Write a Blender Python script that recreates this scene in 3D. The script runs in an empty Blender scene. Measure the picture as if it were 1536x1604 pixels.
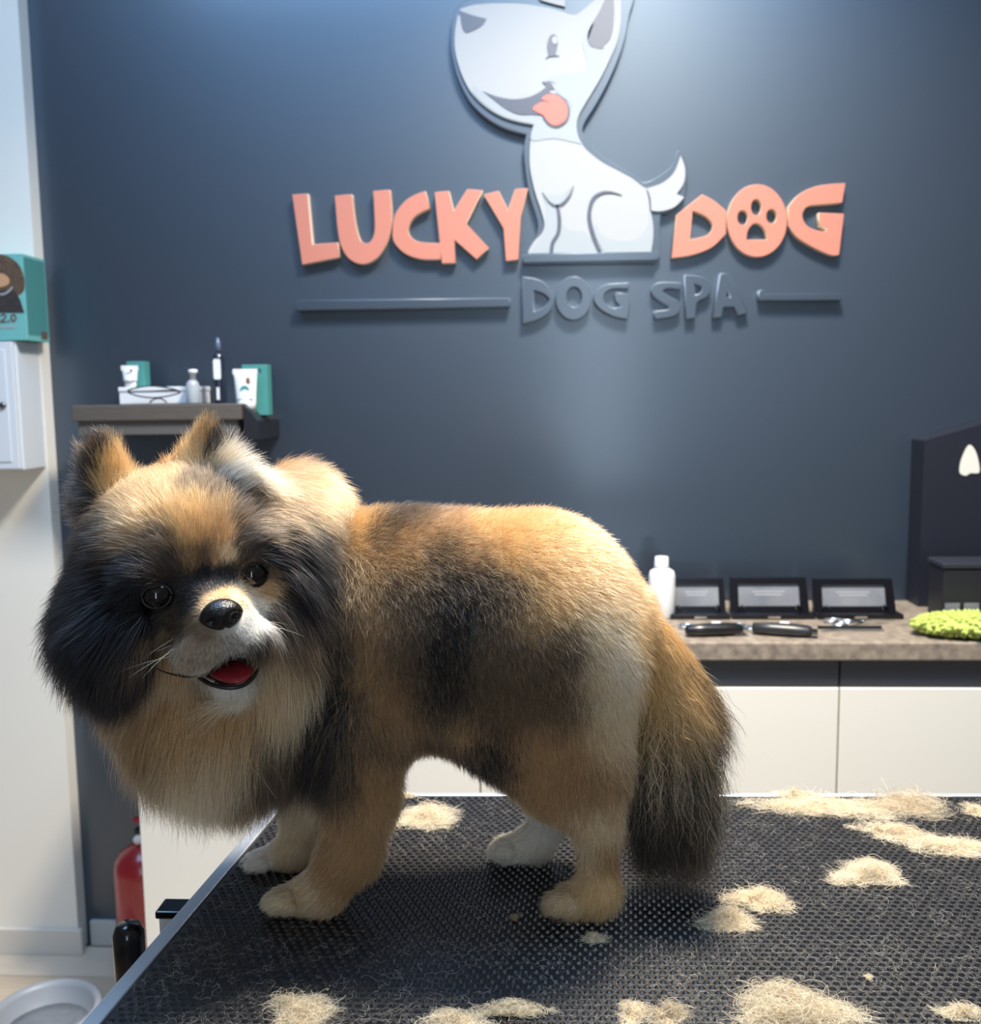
import bpy, bmesh, math, random
import numpy as np
from mathutils import Vector, Matrix, kdtree
random.seed(7); RNG = np.random.default_rng(11)
scene = bpy.context.scene
COL = scene.collection

# ------------------------------------------------------------------ camera
F, W, H = 1536.0, 1536, 1604
PITCH, YAW, ROLL = math.radians(6.7), math.radians(2.95), math.radians(.72)
CAM = np.array([0, 0, 1.27])
_d = np.array([-math.sin(YAW)*math.cos(PITCH), math.cos(YAW)*math.cos(PITCH), -math.sin(PITCH)])
_r = np.cross(_d, [0, 0, 1]); _r /= np.linalg.norm(_r); _u = np.cross(_r, _d)
R2 = _r*math.cos(ROLL) - _u*math.sin(ROLL); U2 = _u*math.cos(ROLL) + _r*math.sin(ROLL)
def ray(x, y): return _d + (x-W/2)/F*R2 - (y-H/2)/F*U2
def py(x, y, Y):
    v = ray(x, y); return CAM + v*(Y-CAM[1])/v[1]
def pz(x, y, Z):
    v = ray(x, y); return CAM + v*(Z-CAM[2])/v[2]
cd = bpy.data.cameras.new('camera'); cam = bpy.data.objects.new('camera', cd); COL.objects.link(cam)
m = Matrix(((R2[0], U2[0], -_d[0], CAM[0]), (R2[1], U2[1], -_d[1], CAM[1]), (R2[2], U2[2], -_d[2], CAM[2]), (0, 0, 0, 1)))
cam.matrix_world = m
cd.sensor_fit = 'HORIZONTAL'; cd.sensor_width = 36; cd.lens = 36*F/W; cd.clip_start = .02
cd.dof.use_dof = True; cd.dof.focus_distance = .63; cd.dof.aperture_fstop = 13.0
scene.camera = cam

# ------------------------------------------------------------------ light
scene.view_settings.view_transform = 'Standard'; scene.view_settings.look = 'None'
scene.view_settings.gamma = 1; scene.view_settings.use_curve_mapping = False
scene.view_settings.exposure = 0.0
wd = bpy.data.worlds.new('world'); scene.world = wd; wd.use_nodes = True
wd.node_tree.nodes['Background'].inputs[0].default_value = (.98, .97, 1.0, 1)
wd.node_tree.nodes['Background'].inputs[1].default_value = .14
def area(name, loc, target, sx, sy, power, color, spread=180):
    l = bpy.data.lights.new(name, 'AREA'); l.shape = 'RECTANGLE'; l.size = sx; l.size_y = sy
    l.energy = power; l.color = color; l.spread = math.radians(spread)
    o = bpy.data.objects.new(name, l); COL.objects.link(o); o.location = loc
    o.rotation_euler = (Vector(target)-Vector(loc)).to_track_quat('-Z', 'Y').to_euler()
    return o
area('ceiling_panel_light', (.26, 1.16, 2.66), (.26, 1.16, 0), .28, .34, 60, (1.0, .87, .68), 130)
area('added_blue_glow_light', (-.15, .86, 2.78), (-.15, .86, 0), 2.2, .80, 64, (.38, .63, 1.0))  # added unseen lamp: puts a bluish glow on the upper wall
area('added_streak_fill_light', (.42, -2.9, 1.62), (.42, 2, 1.62), .50, 2.7, 34, (.66, .83, 1.0))  # added unseen lamp: its reflection makes the wall's light streak, plus front fill

# ------------------------------------------------------------------ helpers
def srgb(r, g, b):
    f = lambda c: (c/255/12.92) if c/255 <= .04045 else ((c/255+.055)/1.055)**2.4
    return (f(r), f(g), f(b), 1)
MATS = {}
def mat(name, col, rough=.5, metal=0., spec=.5, noise=None, scale=20, bump=0, bscale=200, coat=0, trans=0, alpha=1, col2=None, detail=4, stretch=None):
    if name in MATS: return MATS[name]
    mt = bpy.data.materials.new(name); mt.use_nodes = True; nt = mt.node_tree; b = nt.nodes['Principled BSDF']
    b.inputs['Base Color'].default_value = col; b.inputs['Roughness'].default_value = rough
    b.inputs['Metallic'].default_value = metal; b.inputs['Specular IOR Level'].default_value = spec
    b.inputs['Coat Weight'].default_value = coat; b.inputs['Transmission Weight'].default_value = trans
    tc = None
    if noise or bump:
        tc = nt.nodes.new('ShaderNodeTexCoord'); mp = nt.nodes.new('ShaderNodeMapping')
        nt.links.new(tc.outputs['Object'], mp.inputs[0])
        if stretch: mp.inputs['Scale'].default_value = stretch
    if noise:
        n = nt.nodes.new('ShaderNodeTexNoise'); n.inputs['Scale'].default_value = scale; n.inputs['Detail'].default_value = detail
        nt.links.new(mp.outputs[0], n.inputs[0])
        rp = nt.nodes.new('ShaderNodeValToRGB'); rp.color_ramp.elements[0].position = .5-noise; rp.color_ramp.elements[1].position = .5+noise
        rp.color_ramp.elements[0].color = col; rp.color_ramp.elements[1].color = col2 or tuple(min(1, c*1.35) for c in col[:3])+(1,)
        nt.links.new(n.outputs[0], rp.inputs[0]); nt.links.new(rp.outputs[0], b.inputs['Base Color'])
    if bump:
        n = nt.nodes.new('ShaderNodeTexNoise'); n.inputs['Scale'].default_value = bscale; n.inputs['Detail'].default_value = 3
        nt.links.new(mp.outputs[0], n.inputs[0])
        bp = nt.nodes.new('ShaderNodeBump'); bp.inputs['Strength'].default_value = bump; bp.inputs['Distance'].default_value = .002
        nt.links.new(n.outputs[0], bp.inputs['Height']); nt.links.new(bp.outputs[0], b.inputs['Normal'])
    MATS[name] = mt; return mt
def link(name, me, mats=(), parent=None, loc=None, **props):
    o = bpy.data.objects.new(name, me); COL.objects.link(o)
    for mm in (mats if isinstance(mats, (list, tuple)) else [mats]):
        if mm is not None: me.materials.append(mm)
    if loc is not None: o.location = loc
    if parent is not None:
        o.parent = parent; o.matrix_parent_inverse = Matrix.Translation(parent.location).inverted() if parent.type == 'EMPTY' or parent.location.length > 0 else Matrix()
    for k, v in props.items(): o[k] = v
    return o
def thing(name, label, cat, loc=(0, 0, 0), group=None):
    o = bpy.data.objects.new(name, None); COL.objects.link(o); o.location = loc; o.empty_display_size = .05
    o['label'] = label; o['category'] = cat
    if group: o['group'] = group
    return o
def tag(o, label, cat, group=None):
    o['label'] = label; o['category'] = cat
    if group: o['group'] = group
    return o
def bm_mesh(bm, name='m', smooth=False):
    bmesh.ops.recalc_face_normals(bm, faces=bm.faces)
    me = bpy.data.meshes.new(name); bm.to_mesh(me); bm.free()
    if smooth:
        for p in me.polygons: p.use_smooth = True
    return me
def box_me(x0, x1, y0, y1, z0, z1, bev=0, seg=2):
    bm = bmesh.new(); bmesh.ops.create_cube(bm, size=1)
    for v in bm.verts:
        v.co = Vector(((x0+x1)/2+v.co.x*(x1-x0), (y0+y1)/2+v.co.y*(y1-y0), (z0+z1)/2+v.co.z*(z1-z0)))
    if bev: bmesh.ops.bevel(bm, geom=list(bm.edges), offset=bev, segments=seg, affect='EDGES', profile=.5)
    return bm_mesh(bm, 'box')
def box(name, b, mt, parent=None, bev=0, **p): return link(name, box_me(*b, bev=bev), mt, parent, **p)
def lathe_me(prof, n=40, c=(0, 0, 0), sy=1.0):
    """prof: (r, z) list; closed at both ends when r is 0"""
    bm = bmesh.new(); rings = []
    for r, z in prof:
        if r < 1e-6: rings.append([bm.verts.new((c[0], c[1], c[2]+z))])
        else: rings.append([bm.verts.new((c[0]+r*math.cos(2*math.pi*i/n), c[1]+sy*r*math.sin(2*math.pi*i/n), c[2]+z)) for i in range(n)])
    for a, b in zip(rings, rings[1:]):
        for i in range(n):
            j = (i+1) % n
            if len(a) == 1 and len(b) == 1: continue
            if len(a) == 1: bm.faces.new((a[0], b[i], b[j]))
            elif len(b) == 1: bm.faces.new((a[i], a[j], b[0]))
            else: bm.faces.new((a[i], a[j], b[j], b[i]))
    return bm_mesh(bm, 'lathe', True)
def tube_me(pts, r, n=8, closed=False):
    bm = bmesh.new(); pts = [Vector(p) for p in pts]; rings = []; N = len(pts)
    rr = r if isinstance(r, (list, tuple)) else [r]*N
    up = Vector((0, 0, 1)); 
    for i, p in enumerate(pts):
        a = pts[(i-1) % N] if (closed or i > 0) else p; b = pts[(i+1) % N] if (closed or i < N-1) else p
        t = (b-a).normalized(); s = t.cross(up)
        if s.length < 1e-3: s = t.cross(Vector((1, 0, 0)))
        s.normalize(); q = s.cross(t)
        rings.append([bm.verts.new(p+rr[i]*(math.cos(2*math.pi*k/n)*s+math.sin(2*math.pi*k/n)*q)) for k in range(n)])
    for i in range(N if closed else N-1):
        a, b = rings[i], rings[(i+1) % N]
        for k in range(n): bm.faces.new((a[k], a[(k+1) % n], b[(k+1) % n], b[k]))
    if not closed: bm.faces.new(rings[0]); bm.faces.new(rings[-1])
    return bm_mesh(bm, 'tube', True)
def ball_me(c, rx, ry, rz, sub=3):
    bm = bmesh.new(); bmesh.ops.create_icosphere(bm, subdivisions=sub, radius=1)
    for v in bm.verts: v.co = Vector((c[0]+v.co.x*rx, c[1]+v.co.y*ry, c[2]+v.co.z*rz))
    return bm_mesh(bm, 'ball', True)
def smooth_loop(pts, n=6, closed=True):
    """Catmull-Rom; a point given as (x, y, 1) is a corner"""
    out = []; N = len(pts)
    for i in range(N if closed else N-1):
        p1, p2 = pts[i], pts[(i+1) % N]; p0 = pts[(i-1) % N] if closed or i > 0 else p1; p3 = pts[(i+2) % N] if closed or i < N-2 else p2
        if len(p1) > 2: p0 = p1
        if len(p2) > 2: p3 = p2
        if len(p1) > 2 and len(p2) > 2: out.append(p1[:2]); continue
        for k in range(n):
            t = k/n
            out.append(tuple(.5*((2*p1[q])+(-p0[q]+p2[q])*t+(2*p0[q]-5*p1[q]+4*p2[q]-p3[q])*t*t+(-p0[q]+3*p1[q]-3*p2[q]+p3[q])*t**3) for q in (0, 1)))
    if not closed: out.append(pts[-1][:2])
    return out
def plate_me(loops, y0, y1, bev=0):
    """loops: lists of (x, z) in the wall plane, even-odd filled; a plate from y0 (back) to y1 (front). face material 0, edges 1"""
    cu = bpy.data.curves.new('c', 'CURVE'); cu.dimensions = '2D'; cu.fill_mode = 'BOTH'
    for lp in loops:
        sp = cu.splines.new('POLY'); sp.points.add(len(lp)-1); sp.use_cyclic_u = True
        for q, (x, z) in enumerate(lp): sp.points[q].co = (x, z, 0, 1)
    cu.extrude = abs(y1-y0)/2; cu.bevel_depth = bev; cu.bevel_resolution = 1
    if bev: cu.extrude -= bev; cu.offset = -bev
    o = bpy.data.objects.new('c', cu); COL.objects.link(o)
    dg = bpy.context.evaluated_depsgraph_get(); me = bpy.data.meshes.new_from_object(o.evaluated_get(dg))
    bpy.data.objects.remove(o); bpy.data.curves.remove(cu)
    ym = (y0+y1)/2
    for v in me.vertices: v.co = Vector((v.co.x, ym-v.co.z, v.co.y))
    bm = bmesh.new(); bm.from_mesh(me); bmesh.ops.remove_doubles(bm, verts=bm.verts, dist=1e-6); bmesh.ops.recalc_face_normals(bm, faces=bm.faces)
    bm.to_mesh(me); bm.free()
    me.materials.clear()
    for p in me.polygons: p.material_index = 0 if p.normal.y < -.9 else 1
    return me

# ------------------------------------------------------------------ room
WALL_Y, PIER_Y, PIER_X, TZ = 2.13, 2.09, -1.075, .91
navy = mat('navy_wall_paint', srgb(27, 34, 47), .46, spec=.8, bump=.02, bscale=60)
_b = navy.node_tree.nodes['Principled BSDF']; _b.inputs['IOR'].default_value = 1.75; _b.inputs['Specular Tint'].default_value = (.66, .83, 1.0, 1)  # blue tint put into the sheen so the wall's glow turns cooler
_b.inputs['Coat Weight'].default_value = .75; _b.inputs['Coat Roughness'].default_value = .20
white_paint = mat('white_wall_paint', srgb(238, 233, 222), .6, bump=.05, bscale=90)
ceil_m = mat('ceiling_paint', srgb(225, 225, 222), .8)
box('wall_back', (-2.4, 2.6, WALL_Y, WALL_Y+.1, 0, 2.8), navy, kind='structure')
box('wall_left', (-2.4, PIER_X, PIER_Y, WALL_Y, 0, 2.8), white_paint, kind='structure')
box('ceiling', (-2.4, 2.6, -3.2, WALL_Y+.1, 2.8, 2.88), ceil_m, kind='structure')
fl = box('floor', (-2.4, 2.6, -3.2, WALL_Y+.1, -.05, -.004), mat('floor_joint', srgb(120, 104, 88), .7), kind='structure')
woods = [mat('pale_wood_floor_%d' % i, srgb(*c), .45, noise=.3, scale=7, stretch=(1.2, 14, 6), col2=srgb(*[k+14 for k in c])) for i, c in enumerate([(196, 180, 160), (186, 168, 147), (203, 188, 170)])]
y = WALL_Y-.012; k = 0
while y > 1.2:
    x = -1.6+(k*.37) % .8-.8
    while x < .2:
        if x+.8 > -1.65: box('floor_plank', (x+.0015, x+.7985, y-.1185, y-.001, -.006, 0), woods[(k*7+int(x*10)) % 3], fl, bev=.001)
        x += .8
    y -= .12; k += 1
bb = mat('baseboard_white', srgb(214, 208, 198), .45)
box('baseboard_left', (-2.4, PIER_X+.012, PIER_Y-.012, PIER_Y, 0, .062), bb, bev=.002, kind='structure')
box('baseboard_back', (PIER_X+.014, 2.6, WALL_Y-.012, WALL_Y, 0, .062), mat('baseboard_grey', srgb(190, 188, 184), .45), bev=.002, kind='structure')
# ------------------------------------------------------------------ wall sign
def wl(pts, Y):
    return [(lambda p: (p[0], p[2]))(py(a, b, Y)) for a, b in pts]
def tr(pts, ox, oy, s): return [(ox+p[0]/s, oy+p[1]/s)+tuple(p[2:]) for p in pts]
A = lambda pts: tr(pts, 690, 0, 4.955)
B = lambda pts: tr(pts, 440, 0, 2.743)
D = lambda pts: tr(pts, 880, 180, 3.2)
cn = lambda pts: [tuple(p)+(1,) for p in pts]
def ell(cx, cy, rx, ry, n=28, rot=0):
    return [(cx+rx*math.cos(2*math.pi*i/n)*math.cos(rot)-ry*math.sin(2*math.pi*i/n)*math.sin(rot), cy+rx*math.cos(2*math.pi*i/n)*math.sin(rot)+ry*math.sin(2*math.pi*i/n)*math.cos(rot)) for i in range(n)]
acr_or = mat('orange_acrylic', srgb(188, 118, 100), .5, spec=.6)
acr_edge = mat('acrylic_edge_warm', srgb(214, 196, 172), .35)
acr_wh = mat('white_acrylic', srgb(160, 163, 166), .5, spec=.6)
acr_sh = mat('grey_print', srgb(150, 158, 164), .5, spec=.6)
acr_nv = navy
acr_nv_lit = mat('slate_edge_painted_light', srgb(146, 160, 182), .25)  # paler than the faces: light caught on the lips, painted into the edge colour
acr_red = mat('red_print', srgb(226, 120, 108), .35)
ink = mat('slate_print', srgb(58, 68, 86), .44, spec=.9)
Y0s, Y1s = WALL_Y-.001, WALL_Y-.022
letters = [
 ('L', [B(cn([(48, 835), (115, 832), (135, 1050), (245, 1042), (252, 1105), (90, 1138)]))], 'orange raised letter L that starts the word LUCKY'),
 ('U', [B([(230, 840, 1), (305, 835, 1), (318, 950), (338, 1025), (365, 1046), (390, 1028), (402, 975), (395, 820, 1), (468, 815, 1), (476, 920), (468, 1000), (447, 1060), (408, 1112), (350, 1135), (292, 1112), (255, 1050), (240, 960)])], 'orange raised letter U of LUCKY between L and C'),
 ('C', [B([(620, 820, 1), (640, 895, 1), (575, 930), (546, 985), (563, 1022), (600, 1040), (686, 1045, 1), (686, 1115, 1), (600, 1113), (530, 1088), (485, 1040), (478, 985), (490, 920), (530, 866), (572, 838)])], 'orange raised letter C in the middle of LUCKY'),
 ('K', [B(cn([(660, 825), (722, 820), (742, 905), (800, 812), (866, 818), (795, 960), (893, 1065), (840, 1115), (745, 1030), (750, 1130), (690, 1132)]))], 'orange raised letter K of LUCKY'),
 ('Y', [B(cn([(870, 835), (935, 820), (975, 900), (1005, 812), (1060, 808), (1030, 930), (1020, 1115), (965, 1122), (955, 980)]))], 'orange raised letter Y of LUCKY beside the seated cartoon dog'),
 ('D', [D([(702, 398, 1), (760, 428), (823, 480, 1), (823, 595, 1), (750, 665), (650, 703), (548, 718, 1), (574, 500, 1)]), D([(655, 480, 1), (722, 510), (754, 555), (728, 602), (640, 625, 1)])], 'orange raised letter D of DOG next to the cartoon tail'),
 ('O', [D(ell(978, 530, 150, 182, 40)), D(ell(905, 515, 26, 37)), D(ell(973, 463, 26, 40)), D(ell(1050, 508, 26, 36)), D([(924, 625, 1), (934, 575), (970, 542), (1012, 568), (1028, 625, 1)])], 'orange raised letter O of DOG with a paw print cut out'),
 ('G', [D([(1420, 342, 1), (1405, 440, 1), (1310, 448), (1235, 458), (1206, 495), (1216, 540), (1252, 570), (1310, 583), (1328, 574, 1), (1290, 556, 1), (1286, 490, 1), (1413, 495, 1), (1390, 700, 1), (1350, 704), (1260, 665), (1175, 612), (1134, 555, 1), (1134, 460, 1), (1185, 400), (1260, 362), (1340, 347)])], 'orange raised letter G that ends the word DOG'),
]
for ch, lps, lab in letters:
    o = link('sign_letter', plate_me([wl(smooth_loop(l), Y1s) for l in lps], Y0s, Y1s, .0012), [acr_or, acr_edge])
    tag(o, lab, 'letter', 'orange letters of the wall sign')
# small slate letters, DOG SPA
sl = [
 ('D', [[(818, 433, 1), (848, 440), (866, 464), (862, 486), (843, 500), (818, 507, 1)], [(836, 454, 1), (852, 460), (860, 470), (850, 482), (836, 488, 1)]], 'small slate letter D of the dark DOG lettering'),
 ('O', [ell(898, 467, 28, 34), ell(899, 465, 12, 16)], 'small slate letter O of the dark DOG lettering'),
 ('G', [[(986, 443, 1), (984, 452, 1), (960, 452), (947, 460), (946, 472), (958, 482), (974, 480, 1), (963, 470, 1), (964, 458, 1), (988, 460, 1), (983, 500, 1), (960, 495), (940, 484), (930, 470), (934, 455), (952, 445)]], 'small slate letter G of the dark DOG lettering'),
 ('S', [[(1068, 443, 1), (1066, 453, 1), (1048, 451), (1038, 456), (1048, 464), (1062, 472), (1066, 484), (1055, 495), (1026, 500, 1), (1024, 487, 1), (1044, 485), (1047, 480), (1034, 472), (1022, 462), (1021, 450), (1034, 442)]], 'small slate letter S that begins SPA'),
 ('P', [[(1072, 430, 1), (1100, 434), (1114, 448), (1108, 464), (1092, 474), (1089, 498, 1), (1074, 500, 1)], [(1087, 444, 1), (1098, 448), (1098, 457), (1088, 462, 1)]], 'small slate letter P in the middle of SPA'),
 ('A', [[(1128, 428, 1), (1139, 428, 1), (1172, 490, 1), (1156, 494, 1), (1150, 480, 1), (1133, 481, 1), (1130, 497, 1), (1116, 498, 1)], [(1136, 466, 1), (1144, 466, 1), (1139, 455, 1)]], 'small slate letter A that ends SPA'),
]
for ch, lps, lab in sl:
    o = link('sign_letter', plate_me([wl(smooth_loop(l), Y1s) for l in lps], Y0s, Y1s, .0012), [acr_nv, acr_nv_lit])
    tag(o, lab, 'letter', 'slate letters of the wall sign')
for pts, lab in (([(465, 471), (798, 467), (798, 480), (465, 486)], 'long thin slate bar under the word LUCKY'), ([(1188, 455), (1196, 455), (1196, 461), (1318, 460), (1318, 470), (1188, 470)], 'long thin slate bar under the word DOG beside SPA')):
    tag(link('sign_bar', plate_me([wl(pts, Y1s)], Y0s, Y1s-.004, .001), [acr_nv, acr_nv_lit]), lab, 'sign bar')
# emblem: a seated cartoon dog
outline = A([(152, 70, 1), (250, 40), (400, 27), (560, 27), (700, 38), (850, 65), (950, 95), (1010, 113), (1052, 112), (1095, 85), (1190, 5), (1300, -95), (1380, -150, 1), (1398, -60), (1400, 60), (1393, 200), (1368, 330), (1318, 450), (1245, 600), (1150, 760), (1080, 880), (1055, 960), (1062, 1040), (1095, 1115)])
outline += D([(130, 182), (200, 237), (280, 280), (350, 318), (400, 356), (422, 368, 1), (500, 342), (560, 290), (595, 205, 1), (616, 270), (610, 340), (575, 396, 1), (612, 412, 1), (565, 460), (500, 482), (443, 480, 1), (456, 550), (456, 620), (446, 688, 1)])
outline += B([(1062, 1092, 1), (1066, 1072), (1088, 1036), (1122, 1000), (1131, 960), (1118, 905), (1096, 840), (1078, 770), (1068, 700), (1070, 620), (1083, 540, 1)])
outline += A([(720, 970, 1), (590, 945), (460, 900), (340, 822), (240, 720), (170, 592), (125, 455), (108, 340), (114, 220), (135, 110, 1), (150, 130, 1)])
outl = smooth_loop(outline, 5)
def offset_loop(pts, d):
    P = np.array(pts); n = len(P); a = np.roll(P, -1, 0)-np.roll(P, 1, 0); a /= np.linalg.norm(a, axis=1)[:, None]+1e-9
    nrm = np.stack([a[:, 1], -a[:, 0]], 1); area2 = np.sum(P[:, 0]*np.roll(P[:, 1], -1)-np.roll(P[:, 0], -1)*P[:, 1])
    Q = P+nrm*d*(1 if area2 > 0 else -1)
    for _ in range(3): Q = .5*Q+.25*(np.roll(Q, 1, 0)+np.roll(Q, -1, 0))
    return [tuple(q) for q in Q]
em = thing('sign_emblem', 'white cartoon dog emblem with red tongue sitting between the orange words', 'sign emblem', (.1, WALL_Y, 1.56))
back_pts = [(717, 10), (760, -6), (850, -8), (880, -30), (990, -40), (984, 30), (974, 75), (956, 120), (935, 160), (914, 195), (916, 212), (945, 245), (990, 272), (1012, 285), (1050, 262), (1062, 236), (1077, 262), (1074, 292), (1070, 310), (1048, 332), (1034, 340), (1035, 400, 1), (1026, 411, 1), (820, 413, 1), (822, 396), (836, 375), (842, 350), (828, 300), (820, 240), (824, 210, 1), (790, 200), (760, 183), (733, 155), (713, 110), (706, 60)]
link('backing_panel', plate_me([wl(smooth_loop(back_pts, 5), Y1s), ], WALL_Y-.003, WALL_Y-.020, .001), [acr_nv, acr_nv_lit], em)
fy = WALL_Y-.026
def lay(name, loops, k, mt, edge=None, t=.0012):
    yb = fy-.0012*k
    return link(name, plate_me([wl(l, fy) for l in loops], yb+t, yb, 0), [mt, edge or mt], em)
ear_in = smooth_loop(A([(1300, -60, 1), (1230, 90), (1170, 190), (1141, 270), (1146, 332), (1185, 372), (1272, 380, 1), (1262, 362), (1312, 310), (1336, 230), (1346, 100), (1338, -40, 1)]), 5)
nose_l = smooth_loop(A([(152, 86, 1), (250, 120), (357, 147, 1), (320, 200), (250, 240), (192, 252), (163, 200)]), 5)
lay('white_body', [outl], 0, acr_wh, acr_wh, .006)
lay('white_ear', [smooth_loop(A([(720, -90, 1), (800, -110, 1), (960, -100, 1), (965, 50, 1), (860, 24), (775, 0, 1)]), 4)], 0, acr_wh, acr_wh, .006)
lay('grey_shade', [smooth_loop(A([(1190, 175, 1), (1110, 265), (1098, 340), (1120, 420), (1132, 500), (1108, 553), (1040, 566), (880, 580), (780, 640, 1), (880, 640), (900, 720), (1000, 800), (1010, 900), (950, 1000), (830, 980), (770, 905), (640, 893), (520, 858), (330, 710, 1), (250, 660, 1), (260, 730), (350, 818), (460, 893), (590, 938), (725, 965, 1), (705, 1090), (880, 1075), (1090, 1120, 1), (1060, 1040), (1052, 960), (1077, 878), (1147, 758), (1242, 598), (1314, 448), (1364, 328), (1385, 200, 1), (1330, 320), (1270, 380), (1180, 372), (1141, 330)]), 4)], 1, acr_sh)
lay('grey_shade', [smooth_loop(D([(210, 690, 1), (165, 600), (165, 540), (200, 600), (270, 628), (340, 630), (400, 600), (430, 540), (432, 480, 1), (452, 550), (452, 620), (442, 686, 1)]), 4)], 1, acr_sh)
lay('grey_shade', [smooth_loop(B([(1120, 830, 1), (1155, 838), (1200, 836), (1252, 800, 1), (1200, 900), (1210, 960), (1240, 990), (1310, 1000), (1365, 1088, 1), (1068, 1088, 1), (1128, 1000), (1135, 950), (1140, 890)]), 4)], 1, acr_sh)
lay('inner_ear', [ear_in], 1, ink)
lay('nose', [nose_l], 1, ink)
lay('mouth', [smooth_loop(A([(330, 710, 1), (450, 755), (580, 772), (700, 750), (790, 700), (818, 665), (790, 648, 1), (832, 634), (862, 655), (882, 697, 1), (860, 690), (850, 720), (940, 750), (1000, 840), (990, 930), (930, 985), (860, 988), (800, 930), (770, 892), (620, 893), (520, 855), (430, 790)]), 5)], 2, ink)
lay('tongue', [smooth_loop(A([(785, 765), (832, 738), (900, 745), (958, 792), (984, 860), (968, 930), (920, 968), (870, 973), (827, 940), (800, 900), (762, 880), (714, 853, 1), (730, 825), (790, 795), (850, 800, 1), (800, 780)]), 5)], 3, acr_red)
lay('eye', [smooth_loop(A([(870, 268), (900, 290), (908, 345), (896, 400), (885, 422), (922, 436, 1), (880, 438), (845, 442), (813, 460, 1), (835, 425), (826, 360), (840, 295)]), 5)], 2, ink)
lay('eye_glint', [A(ell(884, 318, 21, 30, 20))], 3, acr_wh)
def stroke(pts, w):
    P = np.array(smooth_loop(pts, 6, False)); t = np.gradient(P, axis=0); t /= np.linalg.norm(t, axis=1)[:, None]
    nn = np.stack([t[:, 1], -t[:, 0]], 1); k = np.linspace(0, 1, len(P)); ww = np.interp(k, np.linspace(0, 1, len(w)), w)[:, None]/2
    return [tuple(q) for q in P+nn*ww]+[tuple(q) for q in (P-nn*ww)[::-1]]
lay('line', [stroke(B([(1257, 798), (1240, 842), (1210, 876), (1180, 886), (1150, 868), (1122, 826)]), [.5, 4, 5, 4, .5])], 2, ink)
lay('line', [stroke(B([(1185, 880), (1195, 940), (1191, 1000), (1167, 1045), (1160, 1092)]), [4, 6, 6, 6, 6])], 2, ink)
lay('line', [stroke(D([(300, 403), (240, 388), (190, 396), (152, 430), (136, 500), (146, 570), (168, 640), (190, 690)]), [.5, 4, 6, 6, 6, 6])], 2, ink)
lay('line', [stroke(D([(424, 372), (434, 400), (440, 430), (443, 480)]), [.5, 2, 2.5, 2])], 2, ink)
link('base_bar', plate_me([wl([(819, 399), (1027, 396), (1027, 408), (819, 412)], Y1s)], WALL_Y-.003, WALL_Y-.03, .001), [acr_nv, acr_nv_lit], em)
# ------------------------------------------------------------------ counter along the back wall
CT = .822; CF = 1.77; CL = -.777
stone = mat('brown_speckled_worktop', srgb(112, 102, 92), .32, noise=.22, scale=55, col2=srgb(164, 150, 134), detail=8)
wh_lam = mat('cream_white_laminate', srgb(233, 229, 218), .35)
dk_rail = mat('charcoal_laminate', srgb(66, 67, 72), .4)
blk = mat('black_plastic', srgb(22, 22, 25), .3)
wt = link('worktop', box_me(CL-.008, 1.25, CF-.012, WALL_Y-.002, CT-.034, CT, bev=.003), stone); tag(wt, 'brown speckled stone worktop running along the navy wall', 'worktop')
for i, (a, b, lab) in enumerate(((CL, -.117, 'white base cabinet at the end beside the fire extinguisher'), (-.117, .543, 'white base cabinet behind the dog under the worktop'), (.543, 1.22, 'white base cabinet under the green duster end of the worktop'))):
    c = thing('base_cabinet', lab, 'cabinet', ((a+b)/2, 1.95, 0), 'white base cabinets under the worktop')
    box('body', (a+.001, b-.001, CF+.022, WALL_Y-.014, .08, CT-.036), wh_lam, c)
    box('rail', (a+.002, b-.002, CF+.004, CF+.021, CT-.086, CT-.036), dk_rail, c)
    box('door', (a+.0015, b-.0015, CF, CF+.020, .085, CT-.088), wh_lam, c, bev=.0015)
    box('plinth', (a, b, CF+.05, CF+.07, 0, .08), dk_rail, c)
# ------------------------------------------------------------------ wall shelf
SY = 1.95
shelf_m = mat('dark_brown_laminate', srgb(84, 78, 72), .45, noise=.25, scale=30, stretch=(1, 8, 8))
sh = thing('wall_shelf', 'dark brown wall shelf above the dog ears', 'shelf', (-.75, 2.05, 1.2))
box('board', (-.947, -.60, SY, WALL_Y-.001, 1.231, 1.263), shelf_m, sh, bev=.002)
box('apron', (-.938, -.61, SY+.008, WALL_Y-.001, 1.203, 1.231), mat('brown_grey_laminate', srgb(96, 92, 88), .5), sh)
ST = 1.263
teal = mat('teal_carton', srgb(70, 140, 135), .5); teal_d = mat('dark_teal_carton', srgb(45, 95, 96), .5)
wplast = mat('white_plastic', srgb(226, 228, 230), .3); gry_pl = mat('grey_clear_plastic', srgb(188, 194, 200), .2, trans=.3)
# white carton with lid
p0, p1 = py(187, 632, 2.0), py(312, 632, 2.0)
wb = thing('white_box', 'flat white lidded box lying on the wall shelf', 'box', ((p0[0]+p1[0])/2, 2.03, ST))
box('body', (p0[0], p1[0], 2.0, 2.07, ST+.0005, ST+.026), wplast, wb, bev=.002)
box('lid', (p0[0]-.001, p1[0]+.001, 1.998, 2.072, ST+.0263, ST+.036), wplast, wb, bev=.002)
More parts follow.
